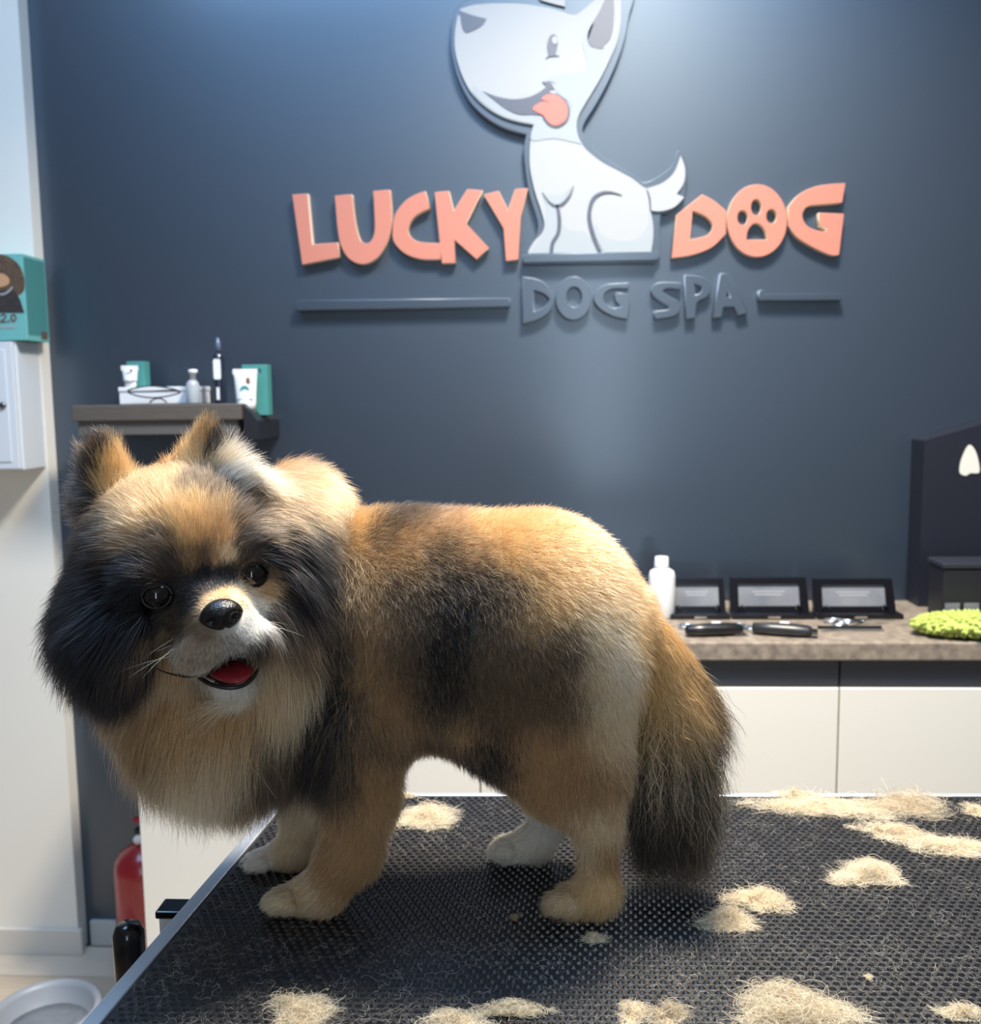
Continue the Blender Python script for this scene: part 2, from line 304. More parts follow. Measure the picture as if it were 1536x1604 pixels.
# upright tube of toothpaste
def tube_thing(lab, x, yy, z, h, w, box_off, band):
    t = thing('toothpaste_tube', lab, 'tube', (x, yy, z))
    bm = bmesh.new(); n = 20; rings = []
    for kk in range(7):
        s = kk/6; hw = w*(.40+.12*s); hd = .013*(1-s)+.002
        rings.append([bm.verts.new((x+hw*math.cos(2*math.pi*i/n), yy+hd*math.sin(2*math.pi*i/n), z+.012+(h-.012)*s)) for i in range(n)])
    for a, b in zip(rings, rings[1:]):
        for i in range(n): bm.faces.new((a[i], a[(i+1) % n], b[(i+1) % n], b[i]))
    bm.faces.new(rings[0]); bm.faces.new(rings[-1])
    link('tube_body', bm_mesh(bm, 't', True), wplast, t)
    link('cap', lathe_me([(0, 0), (w*.34, 0), (w*.36, .011), (0, .012)], 20, (x, yy, z), .7), wplast, t)
    box('crimp', (x-w*.53, x+w*.53, yy-.002, yy+.002, z+h-.008, z+h+.003), wplast, t)
    link('round_print', plate_me([[(x+a, z+h*.56+b) for a, b in ell(0, 0, w*.2, w*.2, 20)]], yy-.0075, yy-.0083), teal, t)
    link('dog_print', ball_me((x+w*.14, yy-.0050, z+h*.75), w*.10, .0018, w*.2, 2), mat('brown_print', srgb(120, 84, 60), .5), t)
    box('text_line', (x-w*.36, x+w*.36, yy-.0112, yy-.0090, z+h*.36, z+h*.375), mat('grey_print_line', srgb(120, 150, 155), .5), t)
    c = thing('carton', 'tall teal carton behind the white tube, '+band, 'carton', (x+box_off, yy+.035, z))
    box('carton_body', (x+box_off-w*.55, x+box_off+w*.55, yy+.018, yy+.050, z, z+h+.012), teal, c, bev=.001)
    box('printed_label', (x+box_off-w*.3, x+box_off+w*.3, yy+.0172, yy+.018, z+h-.004, z+h+.004), teal_d, c)
q = py(206, 600, 2.035)
tube_thing('small white toothpaste tube standing on the white box', q[0], 2.03, ST+.0365, .042, .034, .004, 'on the white box')
# eyeglasses leaning on the box
gl = thing('eyeglasses', 'thin black wire eyeglasses lying on the shelf before the white box', 'glasses', (-.80, 1.975, ST))
wire = mat('black_wire', srgb(28, 28, 30), .35)
gp = lambda a, b: tuple(py(a, b, 1.975))
for nm, pts, cl in (('lens_rim', [(200, 613), (215, 607), (240, 605), (265, 608), (282, 614), (265, 620), (240, 623), (215, 620)], True), ('temple', [(282, 614), (270, 611), (240, 613), (200, 614)], False), ('lens_rim', [(234, 631), (240, 626), (250, 624), (257, 627), (261, 631)], False)):
    link(nm, tube_me([gp(*q) for q in smooth_loop(pts, 5, cl)], .0016, 6, cl), wire, gl)
# small clear pump bottle
q0 = py(303, 632, 1.985)
pb = thing('pump_bottle', 'small clear white pump bottle at the end of the white box', 'bottle', (q0[0], 1.985, ST))
link('body', lathe_me([(0, 0), (.0125, 0), (.0135, .003), (.0135, .040), (.009, .046), (.007, .048), (0, .048)], 24, (q0[0], 1.985, ST+.0005)), gry_pl, pb)
link('pump', lathe_me([(0, .047), (.006, .047), (.006, .060), (.009, .061), (.009, .068), (0, .069)], 20, (q0[0]+.002, 1.985, ST+.0015)), wplast, pb)
# dark spray bottle with white label
q0 = py(345, 628, 1.99)
db = thing('spray_bottle', 'slim dark bottle with a white label and a pointed cap on the shelf', 'bottle', (q0[0], 1.99, ST))
dkgl = mat('dark_blue_glass', srgb(30, 36, 52), .15)
link('body', lathe_me([(0, 0), (.011, 0), (.012, .004), (.012, .092), (.007, .101), (.005, .104), (0, .104)], 24, (q0[0], 1.99, ST+.0005)), dkgl, db)
link('cap', lathe_me([(0, .104), (.0062, .104), (.0055, .118), (.003, .132), (0, .133)], 20, (q0[0], 1.99, ST+.001)), mat('blue_grey_cap', srgb(86, 100, 122), .3), db)
link('label', plate_me([[(q0[0]-.0075+a, ST+b) for a, b in [(0, .052), (.002, .049), (.013, .049), (.015, .052), (.015, .086), (.013, .090), (.002, .090), (0, .086)]]], 1.9785, 1.9775), wplast, db)
link('label', plate_me([[(q0[0]-.003+a, ST+b) for a, b in [(0, .008), (.006, .008), (.006, .033), (0, .033)]]], 1.9785, 1.9775), wplast, db)
# black wedge holder with the larger tube
q0 = py(386, 655, 1.99)
hd = thing('wedge_holder', 'black slant-topped wall holder at the end of the shelf', 'holder', (q0[0], 2.05, 1.15))
hx0, hx1 = -.599, q0[0]+.03
bm = bmesh.new(); f = [bm.verts.new((a, b, c)) for b in (1.965, WALL_Y-.001) for a, c in ((hx0, 1.19), (hx1, 1.19), (hx1, 1.228), (hx0, 1.262))]
for idx in ((0, 1, 2, 3), (7, 6, 5, 4), (0, 4, 5, 1), (1, 5, 6, 2), (2, 6, 7, 3), (3, 7, 4, 0)): bm.faces.new([f[i] for i in idx])
link('holder_body', bm_mesh(bm), mat('black_matt', srgb(26, 28, 36), .5), hd)
tube_thing('large white toothpaste tube in the black wedge holder', q0[0]-.002, 2.0, 1.238, .092, .048, .014, 'in the black holder')
# ------------------------------------------------------------------ wall box and teal carton at the left
cb = thing('wall_box', 'white metal wall box with a small round lock', 'cabinet', (-1.2, 2.04, 1.13))
bx0, bx1, byf = -1.42, -1.078, 1.985
zt, zb = py(25, 533, byf)[2], py(33, 737, byf)[2]
wmet = mat('white_metal', srgb(214, 218, 222), .4)
box('body', (bx0, bx1, byf+.012, PIER_Y-.0005, zb, zt), wmet, cb, bev=.002)
box('door', (bx0+.003, bx1-.003, byf, byf+.0115, zb+.003, zt-.003), wmet, cb, bev=.0015)
box('door_panel', (bx0+.02, bx1-.018, byf-.002, byf, zb+.018, zt-.018), wmet, cb, bev=.001)
lk = py(4, 635, byf-.004)
o = link('lock', lathe_me([(0, 0), (.007, 0), (.007, .004), (.004, .006), (0, .006)], 20), mat('steel', srgb(130, 130, 132), .25, metal=1), cb)
o.matrix_parent_inverse = Matrix(); o.location = Vector((lk[0], byf-.002, lk[2]))-cb.location; o.rotation_euler = (math.pi/2, 0, 0)
tc_ = thing('printed_carton', 'teal carton printed with a brown dog on top of the white wall box', 'carton', (-1.2, 2.04, zt))
tx1 = py(38, 460, 1.992)[0]; tz = py(38, 397, 1.992)[2]
teal2 = mat('light_teal_print', srgb(112, 180, 176), .45)
box('carton_body', (tx1-.24, tx1, 1.992, 2.085, zt+.0005, tz), teal2, tc_, bev=.001)
box('side_print', (tx1, tx1+.0006, 1.998, 2.08, zt+.012, tz-.006), mat('teal_side_print', srgb(70, 132, 130), .45), tc_)
box('side_picture', (tx1+.0006, tx1+.001, 2.05, 2.075, zt+.006, zt+.022), mat('brown_picture', srgb(96, 78, 66), .5), tc_)
cy_ = 1.9915
fur1 = mat('dog_print_brown', srgb(112, 88, 66), .6, noise=.3, scale=90, col2=srgb(60, 50, 44))
fur2 = mat('dog_print_dark', srgb(64, 58, 56), .6, noise=.3, scale=90, col2=srgb(40, 38, 38))
cw = lambda pts: wl(smooth_loop(pts, 4), cy_)
link('dog_picture', plate_me([cw([(-40, 430), (-20, 402), (5, 399), (25, 410), (36, 428), (38, 452), (30, 462), (10, 470), (-30, 470)])], cy_+.0006, cy_), fur1, tc_)
link('dog_picture_body', plate_me([cw([(-40, 465), (5, 455), (26, 460), (38, 490, 1), (-40, 490, 1)])], cy_+.0006, cy_-.0002), fur2, tc_)
link('dog_picture_muzzle', plate_me([cw([(-20, 440), (0, 428), (14, 436), (12, 446), (-6, 450)])], cy_+.0006, cy_-.0004), mat('tan_print', srgb(196, 150, 112), .6), tc_)
link('smile_line', plate_me([wl(stroke([(-10, 459), (4, 461), (14, 456), (20, 449)], [1, 3, 3, 2]), cy_)], cy_+.0006, cy_-.0006), acr_wh, tc_)
link('underline', plate_me([wl([(-10, 511), (25, 511), (25, 514), (-10, 514)], cy_)], cy_+.0006, cy_-.0002), acr_wh, tc_)
num = mat('maroon_print', srgb(110, 74, 76), .5)
for pl in ([stroke([(1, 495), (6, 492), (9, 496), (6, 500), (1, 504), (10, 504)], [2.6, 2.6, 2.6])], [[(12, 502), (15, 502), (15, 505), (12, 505)]], [ell(21, 498, 5, 6.5, 16), ell(21, 498, 2.3, 3.6, 12)]):
    link('number_print', plate_me([wl(l, cy_) for l in pl], cy_+.0006, cy_-.0004), num, tc_)
# ------------------------------------------------------------------ things on the counter
q0 = py(1036, 965, 1.97)
wbt = thing('white_bottle', 'white plastic bottle with a screw cap standing on the worktop by the dog rump', 'bottle', (q0[0], 1.97, CT))
link('body', lathe_me([(0, .0005), (.025, .0005), (.0265, .004), (.0265, .085), (.024, .094), (.014, .100), (.012, .101), (0, .101)], 32, (q0[0], 1.97, CT)), wplast, wbt)
link('cap', lathe_me([(0, .1005), (.0145, .1005), (.0145, .104), (.0135, .122), (.012, .1235), (0, .124)], 28, (q0[0]-.001, 1.97, CT)), wplast, wbt)
q0 = py(957, 870, 2.0)
bbt = thing('blue_bottle', 'light blue capped bottle mostly hidden behind the dog back', 'bottle', (q0[0], 2.0, CT))
link('body', lathe_me([(0, .0005), (.022, .0005), (.023, .004), (.023, .10), (.010, .112), (0, .112)], 28, (q0[0], 2.0, CT)), mat('pale_blue_plastic', srgb(140, 170, 205), .3), bbt)
link('cap', lathe_me([(0, .112), (.009, .112), (.009, py(957, 853, 2.0)[2]-CT), (0, py(957, 853, 2.0)[2]-CT)], 20, (q0[0], 2.0, CT)), mat('blue_plastic', srgb(90, 130, 190), .3), bbt)
glassy = mat('grey_screen', srgb(96, 100, 108), .12, spec=.6, noise=.3, scale=12, col2=srgb(140, 142, 146))
blkg = mat('black_gloss', srgb(14, 14, 20), .18)
for i, (a, b, c, d_, lab) in enumerate(((1048, 1137, 907, 966, 'black framed display case half hidden behind the white bottle'), (1143, 1268, 906, 966, 'black framed display case in the middle of the three'), (1274, 1404, 908, 966, 'black framed display case nearest the green duster'))):
    yb = 1.975; lean = .022
    L0, R0 = py(a, d_, yb), py(b, d_, yb); hgt = py(a, c, yb+lean)[2]-CT
    fr = thing('display_frame', lab, 'frame', ((L0[0]+R0[0])/2, yb, CT), 'black framed cases standing on the worktop')
    xm = (L0[0]+R0[0])/2; hw = (R0[0]-L0[0])/2; skew = (i-1)*.010
    def P_(u, v, dy=0): return (xm+u*hw*(1-.05*v)-skew*v*0, yb+lean*v+dy, CT+.001+hgt*v)
    bm = bmesh.new()
    o_ = [(-1, 0), (1, 0), (1, 1), (-1, 1)]; i_ = [(-.78, .24), (.78, .24), (.80, .84), (-.80, .84)]
    vo = [bm.verts.new(P_(*q, 0)) for q in o_]; vi = [bm.verts.new(P_(*q, 0)) for q in i_]; vb = [bm.verts.new(P_(*q, .012)) for q in o_]; vd = [bm.verts.new(P_(*q, .006)) for q in i_]
    for k in range(4):
        j = (k+1) % 4
        bm.faces.new((vo[k], vo[j], vi[j], vi[k])); bm.faces.new((vo[j], vo[k], vb[k], vb[j])); bm.faces.new((vi[k], vi[j], vd[j], vd[k]))
    bm.faces.new(vb[::-1])
    link('frame_rim', bm_mesh(bm), blkg, fr)
    bm = bmesh.new(); bm.faces.new([bm.verts.new(P_(*q, .0055)) for q in i_]); link('screen', bm_mesh(bm), glassy, fr)
    bm = bmesh.new()
    for zz, w2 in ((.62, .42), (.54, .36)):
        bm.faces.new([bm.verts.new(P_(*q, .005)) for q in ((-w2, zz-.02), (w2, zz-.02), (w2, zz+.02), (-w2, zz+.02))])
    link('text_lines', bm_mesh(bm), mat('light_grey_print', srgb(150, 152, 158), .4), fr)
    box('case_base', (L0[0]-.002, R0[0]+.002, yb-.035, yb-.001, CT+.0005, CT+.010), blkg, fr, bev=.002)
    for s in (-1, 1):
        link('strap', tube_me([P_(s*.82, .12, -.002), P_(s*.70, .30, -.004), P_(s*.62, .16, -.012)], .0012, 6), blk, fr)
    link('clasp', box_me(xm-.012, xm+.012, yb-.0375, yb-.0352, CT+.003, CT+.007), mat('chrome', srgb(220, 222, 225), .12, metal=1), fr)
chrome = MATS['chrome']
def scissors(lab, cx, cy, ang, L=.15):
    t = thing('scissors', lab, 'scissors', (cx, cy, CT), 'grooming scissors on the worktop')
    ca, sa = math.cos(ang), math.sin(ang); T = lambda a, b, c: (cx+a*ca-b*sa, cy+a*sa+b*ca, CT+c)
    for s in (-1, 1):
        bm = bmesh.new(); v = [bm.verts.new(T(*q)) for q in ((0, -.004*s, .004), (0, .004*s, .004), (L*.5, s*.001, .004), (0, -.004*s, .007), (0, .004*s, .007), (L*.5, s*.001, .006))]
        for idx in ((0, 1, 2), (5, 4, 3), (0, 3, 4, 1), (1, 4, 5, 2), (2, 5, 3, 0)): bm.faces.new([v[i] for i in idx])
        link('blade', bm_mesh(bm), chrome, t)
        link('shank', tube_me([T(0, 0, .0055), T(-L*.18, s*.008, .0055), T(-L*.3, s*.012, .0055)], .003, 8), chrome, t)
        link('finger_ring', tube_me([T(-L*.4+.014*math.cos(k*.52), s*.018+.012*math.sin(k*.52), .0055) for k in range(12)], .0025, 8, True), chrome, t)
    link('pivot', lathe_me([(0, .0072), (.003, .0072), (.003, .0085), (0, .009)], 14, (cx, cy, CT)), chrome, t)
scissors('chrome grooming scissors lying nearest the dog tail', *pz(1120, 985, CT)[:2], .3, .13)
scissors('chrome grooming scissors lying in front of the middle case', *pz(1205, 990, CT)[:2], -.25, .15)
scissors('chrome grooming scissors lying before the right display case', *pz(1350, 978, CT)[:2], .1, .13)
def clipper(lab, cx, cy, ang, mt):
    t = thing('hair_clipper', lab, 'clipper', (cx, cy, CT))
    M = Matrix.Translation((cx, cy, CT)) @ Matrix.Rotation(ang, 4, 'Z')
    bm = bmesh.new(); n = 14; rings = []
    for x, hy, hz in ((-.055, .006, .005), (-.052, .011, .010), (-.02, .013, .012), (.02, .015, .012), (.045, .014, .010), (.052, .012, .007)):
        rings.append([bm.verts.new(M @ Vector((x, hy*math.cos(2*math.pi*i/n), .0125+hz*math.sin(2*math.pi*i/n)))) for i in range(n)])
    for a, b in zip(rings, rings[1:]):
        for i in range(n): bm.faces.new((a[i], a[(i+1) % n], b[(i+1) % n], b[i]))
    bm.faces.new(rings[0]); bm.faces.new(rings[-1]); link('body', bm_mesh(bm, 'c', True), mt, t)
    me = box_me(.052, .062, -.011, .011, .008, .014); me.transform(M); link('blade', me, chrome, t)
    me = box_me(-.005, .012, -.004, .004, .024, .0265, bev=.001); me.transform(M); link('switch', me, wplast, t)
clipper('black hair clipper lying on the worktop beside the dog tail', *pz(1118, 996, CT)[:2], .15, blk)
clipper('dark grey hair clipper lying before the middle display case', *pz(1225, 996, CT)[:2], -.25, mat('dark_grey_plastic', srgb(40, 40, 44), .35))
cm = thing('grooming_comb', 'black handled metal comb on the worktop near the green duster', 'comb', tuple(pz(1330, 985, CT)))
cx, cy = pz(1330, 985, CT)[:2]
box('spine', (cx-.06, cx+.06, cy-.003, cy+.003, CT+.0005, CT+.006), blk, cm, bev=.001)
for k in range(20): box('tooth', (cx-.055+k*.0057, cx-.0535+k*.0057, cy-.028, cy-.003, CT+.002, CT+.004), chrome, cm)
# green chenille duster
q0 = pz(1485, 985, CT+.012)
gd = thing('chenille_duster', 'yellow-green chenille duster pad lying on the worktop', 'duster', (q0[0]+.06, q0[1], CT))
grn = mat('lime_chenille', srgb(168, 182, 92), .85)
bm = bmesh.new(); bmesh.ops.create_icosphere(bm, subdivisions=3, radius=1)
for v in bm.verts: v.co = Vector((q0[0]+.055+v.co.x*.118, q0[1]+v.co.y*.055, CT+.021+v.co.z*.018))
link('pad', bm_mesh(bm, 'pad', True), grn, gd)
bm = bmesh.new(); rr = random.Random(3)
for k in range(420):
    th, ph = rr.uniform(0, 2*math.pi), math.acos(rr.uniform(-.75, 1)); n_ = Vector((math.sin(ph)*math.cos(th), math.sin(ph)*math.sin(th), math.cos(ph)))
    c = Vector((q0[0]+.055+n_.x*.118, q0[1]+n_.y*.055, CT+.021+n_.z*.018)); dr = Vector((n_.x*.6, n_.y*.9, n_.z*.8)).normalized()
    if c.z < CT+.008: c.z = CT+.008
    ret = bmesh.ops.create_icosphere(bm, subdivisions=1, radius=.0045); q = dr.to_track_quat('Z', 'Y')
    for v in ret['verts']: v.co = c+q @ Vector((v.co.x, v.co.y, v.co.z*1.9))
link('chenille_fingers', bm_mesh(bm, 'f', True), grn, gd, kind='stuff')
# dark partition at the right end with a white sticker, and the black appliance
dkn = mat('dark_navy_panel', srgb(24, 27, 39), .5)
pn = thing('navy_side_panel', 'dark navy slant-topped side panel standing on the worktop end', 'panel', (.9, 2.0, CT))
x0 = py(1442, 830, 2.06)[0]; z0, z1 = py(1447, 690, 2.06)[2], py(1536, 665, 2.06)[2]
sl_ = (z1-z0)/(py(1536, 665, 2.06)[0]-x0)
bm = bmesh.new(); f = [bm.verts.new((a, b, c)) for b in (2.06, WALL_Y-.001) for a, c in ((x0, CT+.0005), (1.25, CT+.0005), (1.25, z0+sl_*(1.25-x0)), (x0, z0))]
for idx in ((0, 1, 2, 3), (7, 6, 5, 4), (0, 4, 5, 1), (1, 5, 6, 2), (2, 6, 7, 3), (3, 7, 4, 0)): bm.faces.new([f[i] for i in idx])
link('panel_body', bm_mesh(bm), dkn, pn)
st = link('paper_sticker', plate_me([wl(smooth_loop([(1503, 728), (1508, 712), (1517, 697), (1526, 704), (1532, 722), (1533, 740), (1520, 741), (1512, 745), (1503, 741)], 4), 2.059)], 2.0596, 2.0586), mat('sticker_white', srgb(226, 222, 210), .5)); tag(st, 'small torn white sticker on the dark navy side panel', 'sticker')
ap = thing('black_appliance', 'black box appliance with small grey windows beside the navy panel', 'appliance', (.9, 1.93, CT))
ax0 = py(1478, 900, 1.90)[0]; az = py(1478, 882, 1.90)[2]
apm = mat('appliance_black', srgb(30, 31, 38), .4)
box('body', (ax0, ax0+.26, 1.90, 1.975, CT+.0005, az-.012), apm, ap, bev=.004)
box('top_lid', (ax0-.003, ax0+.263, 1.897, 1.978, az-.011, az), mat('appliance_lid', srgb(44, 47, 56), .35), ap, bev=.003)
for k in range(6): box('window_pane', (ax0+.004+k*.036, ax0+.032+k*.036, 1.8985, 1.8998, CT+.012, CT+.042), glassy, ap)
# ------------------------------------------------------------------ fire extinguisher and bowl on the floor
ex, ey, er = -.868, 1.985, .060
fe = thing('fire_extinguisher', 'red fire extinguisher standing on the floor beside the white cabinet', 'fire extinguisher', (ex, ey, 0))
red = mat('red_enamel', srgb(150, 22, 34), .3, coat=.3)
link('cylinder', lathe_me([(0, .004), (er-.006, .004), (er, .012), (er, .265), (er*.95, .285), (er*.75, .303), (er*.42, .316), (.016, .322), (0, .322)], 40, (ex, ey, 0)), red, fe)
link('foot_ring', lathe_me([(er-.004, 0), (er+.002, 0), (er+.002, .014), (er-.004, .014)], 40, (ex, ey, 0)), blk, fe)
link('valve', lathe_me([(0, .322), (.014, .322), (.014, .345), (.010, .352), (0, .352)], 20, (ex, ey, 0)), mat('brass_dark', srgb(70, 62, 50), .35, metal=.8), fe)
box('lever', (ex-.014, ex+.055, ey-.009, ey+.009, .368, .378), red, fe, bev=.003)
box('carry_handle', (ex-.012, ex+.05, ey-.008, ey+.008, .348, .354), blk, fe, bev=.002)
link('hose', tube_me([(ex+.014, ey, .338), (ex+.05, ey-.01, .335), (ex+.068, ey-.01, .28), (ex+.066, ey-.008, .15)], .007, 10), blk, fe)
o = link('gauge', lathe_me([(0, 0), (.010, 0), (.010, .008), (0, .009)], 18), wplast, fe)
o.matrix_parent_inverse = Matrix(); o.location = (0, -.012, .335); o.rotation_euler = (math.pi/2, 0, 0)
lb = mat('label_cream', srgb(196, 176, 130), .5)
def patch(name, a0, a1, z0, z1, mt):
    bm = bmesh.new(); n = 10; r = er+.0006
    top = [bm.verts.new((ex+r*math.cos(a0+(a1-a0)*i/n), ey+r*math.sin(a0+(a1-a0)*i/n), z1)) for i in range(n+1)]
    bot = [bm.verts.new((v.co.x, v.co.y, z0)) for v in top]
    for i in range(n): bm.faces.new((bot[i], bot[i+1], top[i+1], top[i]))
    link(name, bm_mesh(bm, 'p', True), mt, fe)
patch('label', math.pi*1.02, math.pi*1.16, .10, .24, lb)
patch('text_line', math.pi*1.26, math.pi*1.36, .135, .139, lb); patch('text_line', math.pi*1.26, math.pi*1.34, .115, .119, lb)
bw = thing('pet_bowl', 'round grey plastic pet bowl on the wooden floor', 'bowl', (-1.005, 1.80, 0))
gb = mat('grey_bowl_plastic', srgb(150, 154, 160), .4)
link('bowl_body', lathe_me([(0, .001), (.085, .001), (.092, .006), (.104, .046), (.108, .052), (.104, .056), (.096, .055), (.090, .046), (.082, .014), (.070, .008), (0, .008)], 56, (-1.005, 1.80, 0)), gb, bw)
link('food_mix', lathe_me([(0, .0165), (.05, .0155), (.0815, .014), (.0815, .0125), (0, .0125)], 40, (-1.005, 1.80, 0)), mat('dark_grey_liner', srgb(108, 112, 118), .3, noise=.2, scale=60), bw)
# ------------------------------------------------------------------ grooming table
gt = thing('grooming_table', 'black studded rubber topped grooming table with a metal edge', 'table', (.25, .55, 0))
c0 = np.array([-.234, .856]); ul = np.array([-.0885, -.996]); ur = np.array([1, .018])
Lx, Ly = 1.12, .60
def tb(a, b): return c0+ur*a+ul*b
def slab(name, a0, a1, b0, b1, z0, z1, mt, bev=0):
    bm = bmesh.new(); q = [tb(a0, b0), tb(a1, b0), tb(a1, b1), tb(a0, b1)]
    lo = [bm.verts.new((*p, z0)) for p in q]; hi = [bm.verts.new((*p, z1)) for p in q]
    bm.faces.new(lo); bm.faces.new(hi[::-1])
    for k in range(4): bm.faces.new((lo[k], lo[(k+1) % 4], hi[(k+1) % 4], hi[k]))
    if bev: bmesh.ops.bevel(bm, geom=list(bm.edges), offset=bev, segments=2, affect='EDGES', profile=.5)
    return link(name, bm_mesh(bm), mt, gt)
rub = mat('black_rubber', srgb(22, 22, 24), .42, bump=.3, bscale=500)
alu = mat('brushed_aluminium', srgb(190, 194, 200), .38, metal=.7)
slab('board', .002, Lx-.002, .002, Ly-.002, TZ-.028, TZ-.006, mat('dark_board', srgb(40, 40, 42), .6))
slab('mat', .006, Lx-.006, .006, Ly-.006, TZ-.006, TZ-.0012, rub)
slab('edge_trim', -.006, .0052, -.002, Ly+.002, TZ-.03, TZ, alu, .001)
slab('edge_trim', Lx-.0052, Lx+.002, -.002, Ly+.002, TZ-.03, TZ, alu, .001)
slab('edge_trim', .0053, Lx-.0053, -.002, .0052, TZ-.03, TZ, alu, .001)
slab('edge_trim', .0053, Lx-.0053, Ly-.0052, Ly+.002, TZ-.03, TZ, alu, .001)
# raised studs of the mat
pa, pb_ = .0066, .0052
st_v, st_f = [], []
nj = int((Ly-.02)/pb_)
dom = [(-.0026, 0), (-.0012, .0014), (.0012, .0014), (.0026, 0), (.0012, -.0014), (-.0012, -.0014)]
for j in range(nj):
    b = .01+j*pb_
    for i in range(int((.80)/pa)):
        a = .01+i*pa+(pa/2 if j % 2 else 0)
        c = tb(a, b); n0 = len(st_v)
        for (u_, v_) in dom: st_v.append((c[0]+u_, c[1]+v_, TZ-.0013))
        for (u_, v_) in dom: st_v.append((c[0]+u_*.45, c[1]+v_*.35, TZ+.0004))
        for k in range(6): st_f.append((n0+k, n0+(k+1) % 6, n0+6+(k+1) % 6, n0+6+k))
        st_f.append(tuple(n0+6+k for k in range(6)))
me = bpy.data.meshes.new('studs'); me.from_pydata(st_v, [], st_f); me.update()
link('mat_studs', me, mat('black_rubber_stud', srgb(34, 34, 37), .26, spec=.6), gt, kind='stuff')
steel = mat('steel_tube', srgb(120, 122, 126), .3, metal=.9)
for a in (.08, Lx-.08):
    for b in (.06, Ly-.06):
        p = tb(a, b); box('leg', (p[0]-.018, p[0]+.018, p[1]-.018, p[1]+.018, 0, TZ-.03), steel, gt, bev=.003)
slab('frame_rail', .08, Lx-.08, .045, .075, TZ-.06, TZ-.03, steel); slab('frame_rail', .08, Lx-.08, Ly-.075, Ly-.045, TZ-.06, TZ-.03, steel)
# clamps on the table edge
cA = pz(203, 1492, TZ-.012)
link('clamp_knob', lathe_me([(0, -.022), (.008, -.022), (.0105, -.017), (.0105, .014), (.008, .020), (0, .0215)], 16, tuple(cA)), blkg, gt)
box('clamp_arm', (cA[0], cA[0]+.05, cA[1]-.006, cA[1]+.006, TZ-.042, TZ-.032), blkg, gt, bev=.002)
cB = pz(268, 1436, TZ-.010)
box('bracket', (cB[0]-.006, cB[0]+.022, cB[1]-.008, cB[1]+.008, TZ-.036, TZ-.007), wplast, gt, bev=.001)
box('bracket_cap', (cB[0]-.008, cB[0]+.012, cB[1]-.010, cB[1]+.010, TZ-.0068, TZ-.001), blkg, gt, bev=.0015)
# ------------------------------------------------------------------ the dog: one signed-distance body, then fur
DY = .685                                   # depth of the dog's middle
def P3(px_, py_, dy=0.): return py(px_, py_, DY+dy)
def RP(r, dy=0.): return r*(DY+dy)*1.03/F   # pixel radius -> metres at that depth
# head frame: x to the picture's right, y out of the face, z up
def rot(ax, a):
    return np.array(Matrix.Rotation(a, 3, ax))
HO = P3(321, 912, -.088)                    # between the eyes
_f = (CAM-HO)/np.linalg.norm(CAM-HO); _x = R2-_f*(R2@_f); _x /= np.linalg.norm(_x); _z = np.cross(_f, _x)
HB = np.stack([_x, _f, _z if _z[2] > 0 else -_z], 1)   # columns: right, towards the viewer, up
HR = HB @ rot('Y', math.radians(-13)) @ rot('Z', math.radians(-8)) @ rot('X', math.radians(-8))
HS = .97
def HP(x, y, z): return HO + HR @ (np.array([x, y, z])*HS)
def sd_ell(p, c, r, Rm=None):
    q = p-c
    if Rm is not None: q = q @ Rm
    k0 = np.linalg.norm(q/r, axis=-1); k1 = np.linalg.norm(q/(np.array(r)**2), axis=-1)+1e-9
    return k0*(k0-1)/k1
def sd_cone(p, a, b, r1, r2, sy=1.0):
    a, b = np.array(a, float), np.array(b, float); S = np.array([1, 1/sy, 1])
    pa = (p-a)*S; ba = (b-a)*S; h = np.clip((pa@ba)/(ba@ba), 0, 1)
    return np.linalg.norm(pa-h[..., None]*ba, axis=-1)-(r1+(r2-r1)*h)
def smin(a, b, k):
    h = np.clip(.5+.5*(b-a)/k, 0, 1); return b+(a-b)*h-k*h*(1-h)
def smax(a, b, k): return -smin(-a, -b, k)
N_, Fr = -.034, .034                        # near and far leg planes
def C_(a, b, r1, r2, sy=1.0):               # a, b = (px, py, dy)
    A_, B_ = P3(*a), P3(*b); return lambda p: sd_cone(p, A_, B_, RP(r1, a[2]), RP(r2, b[2]), sy)
def E_(c, r, dyr, rotm=None):
    c3 = P3(*c); rr = np.array([RP(r[0], c[2]), dyr, RP(r[1], c[2])]); return lambda p: sd_ell(p, c3, rr)
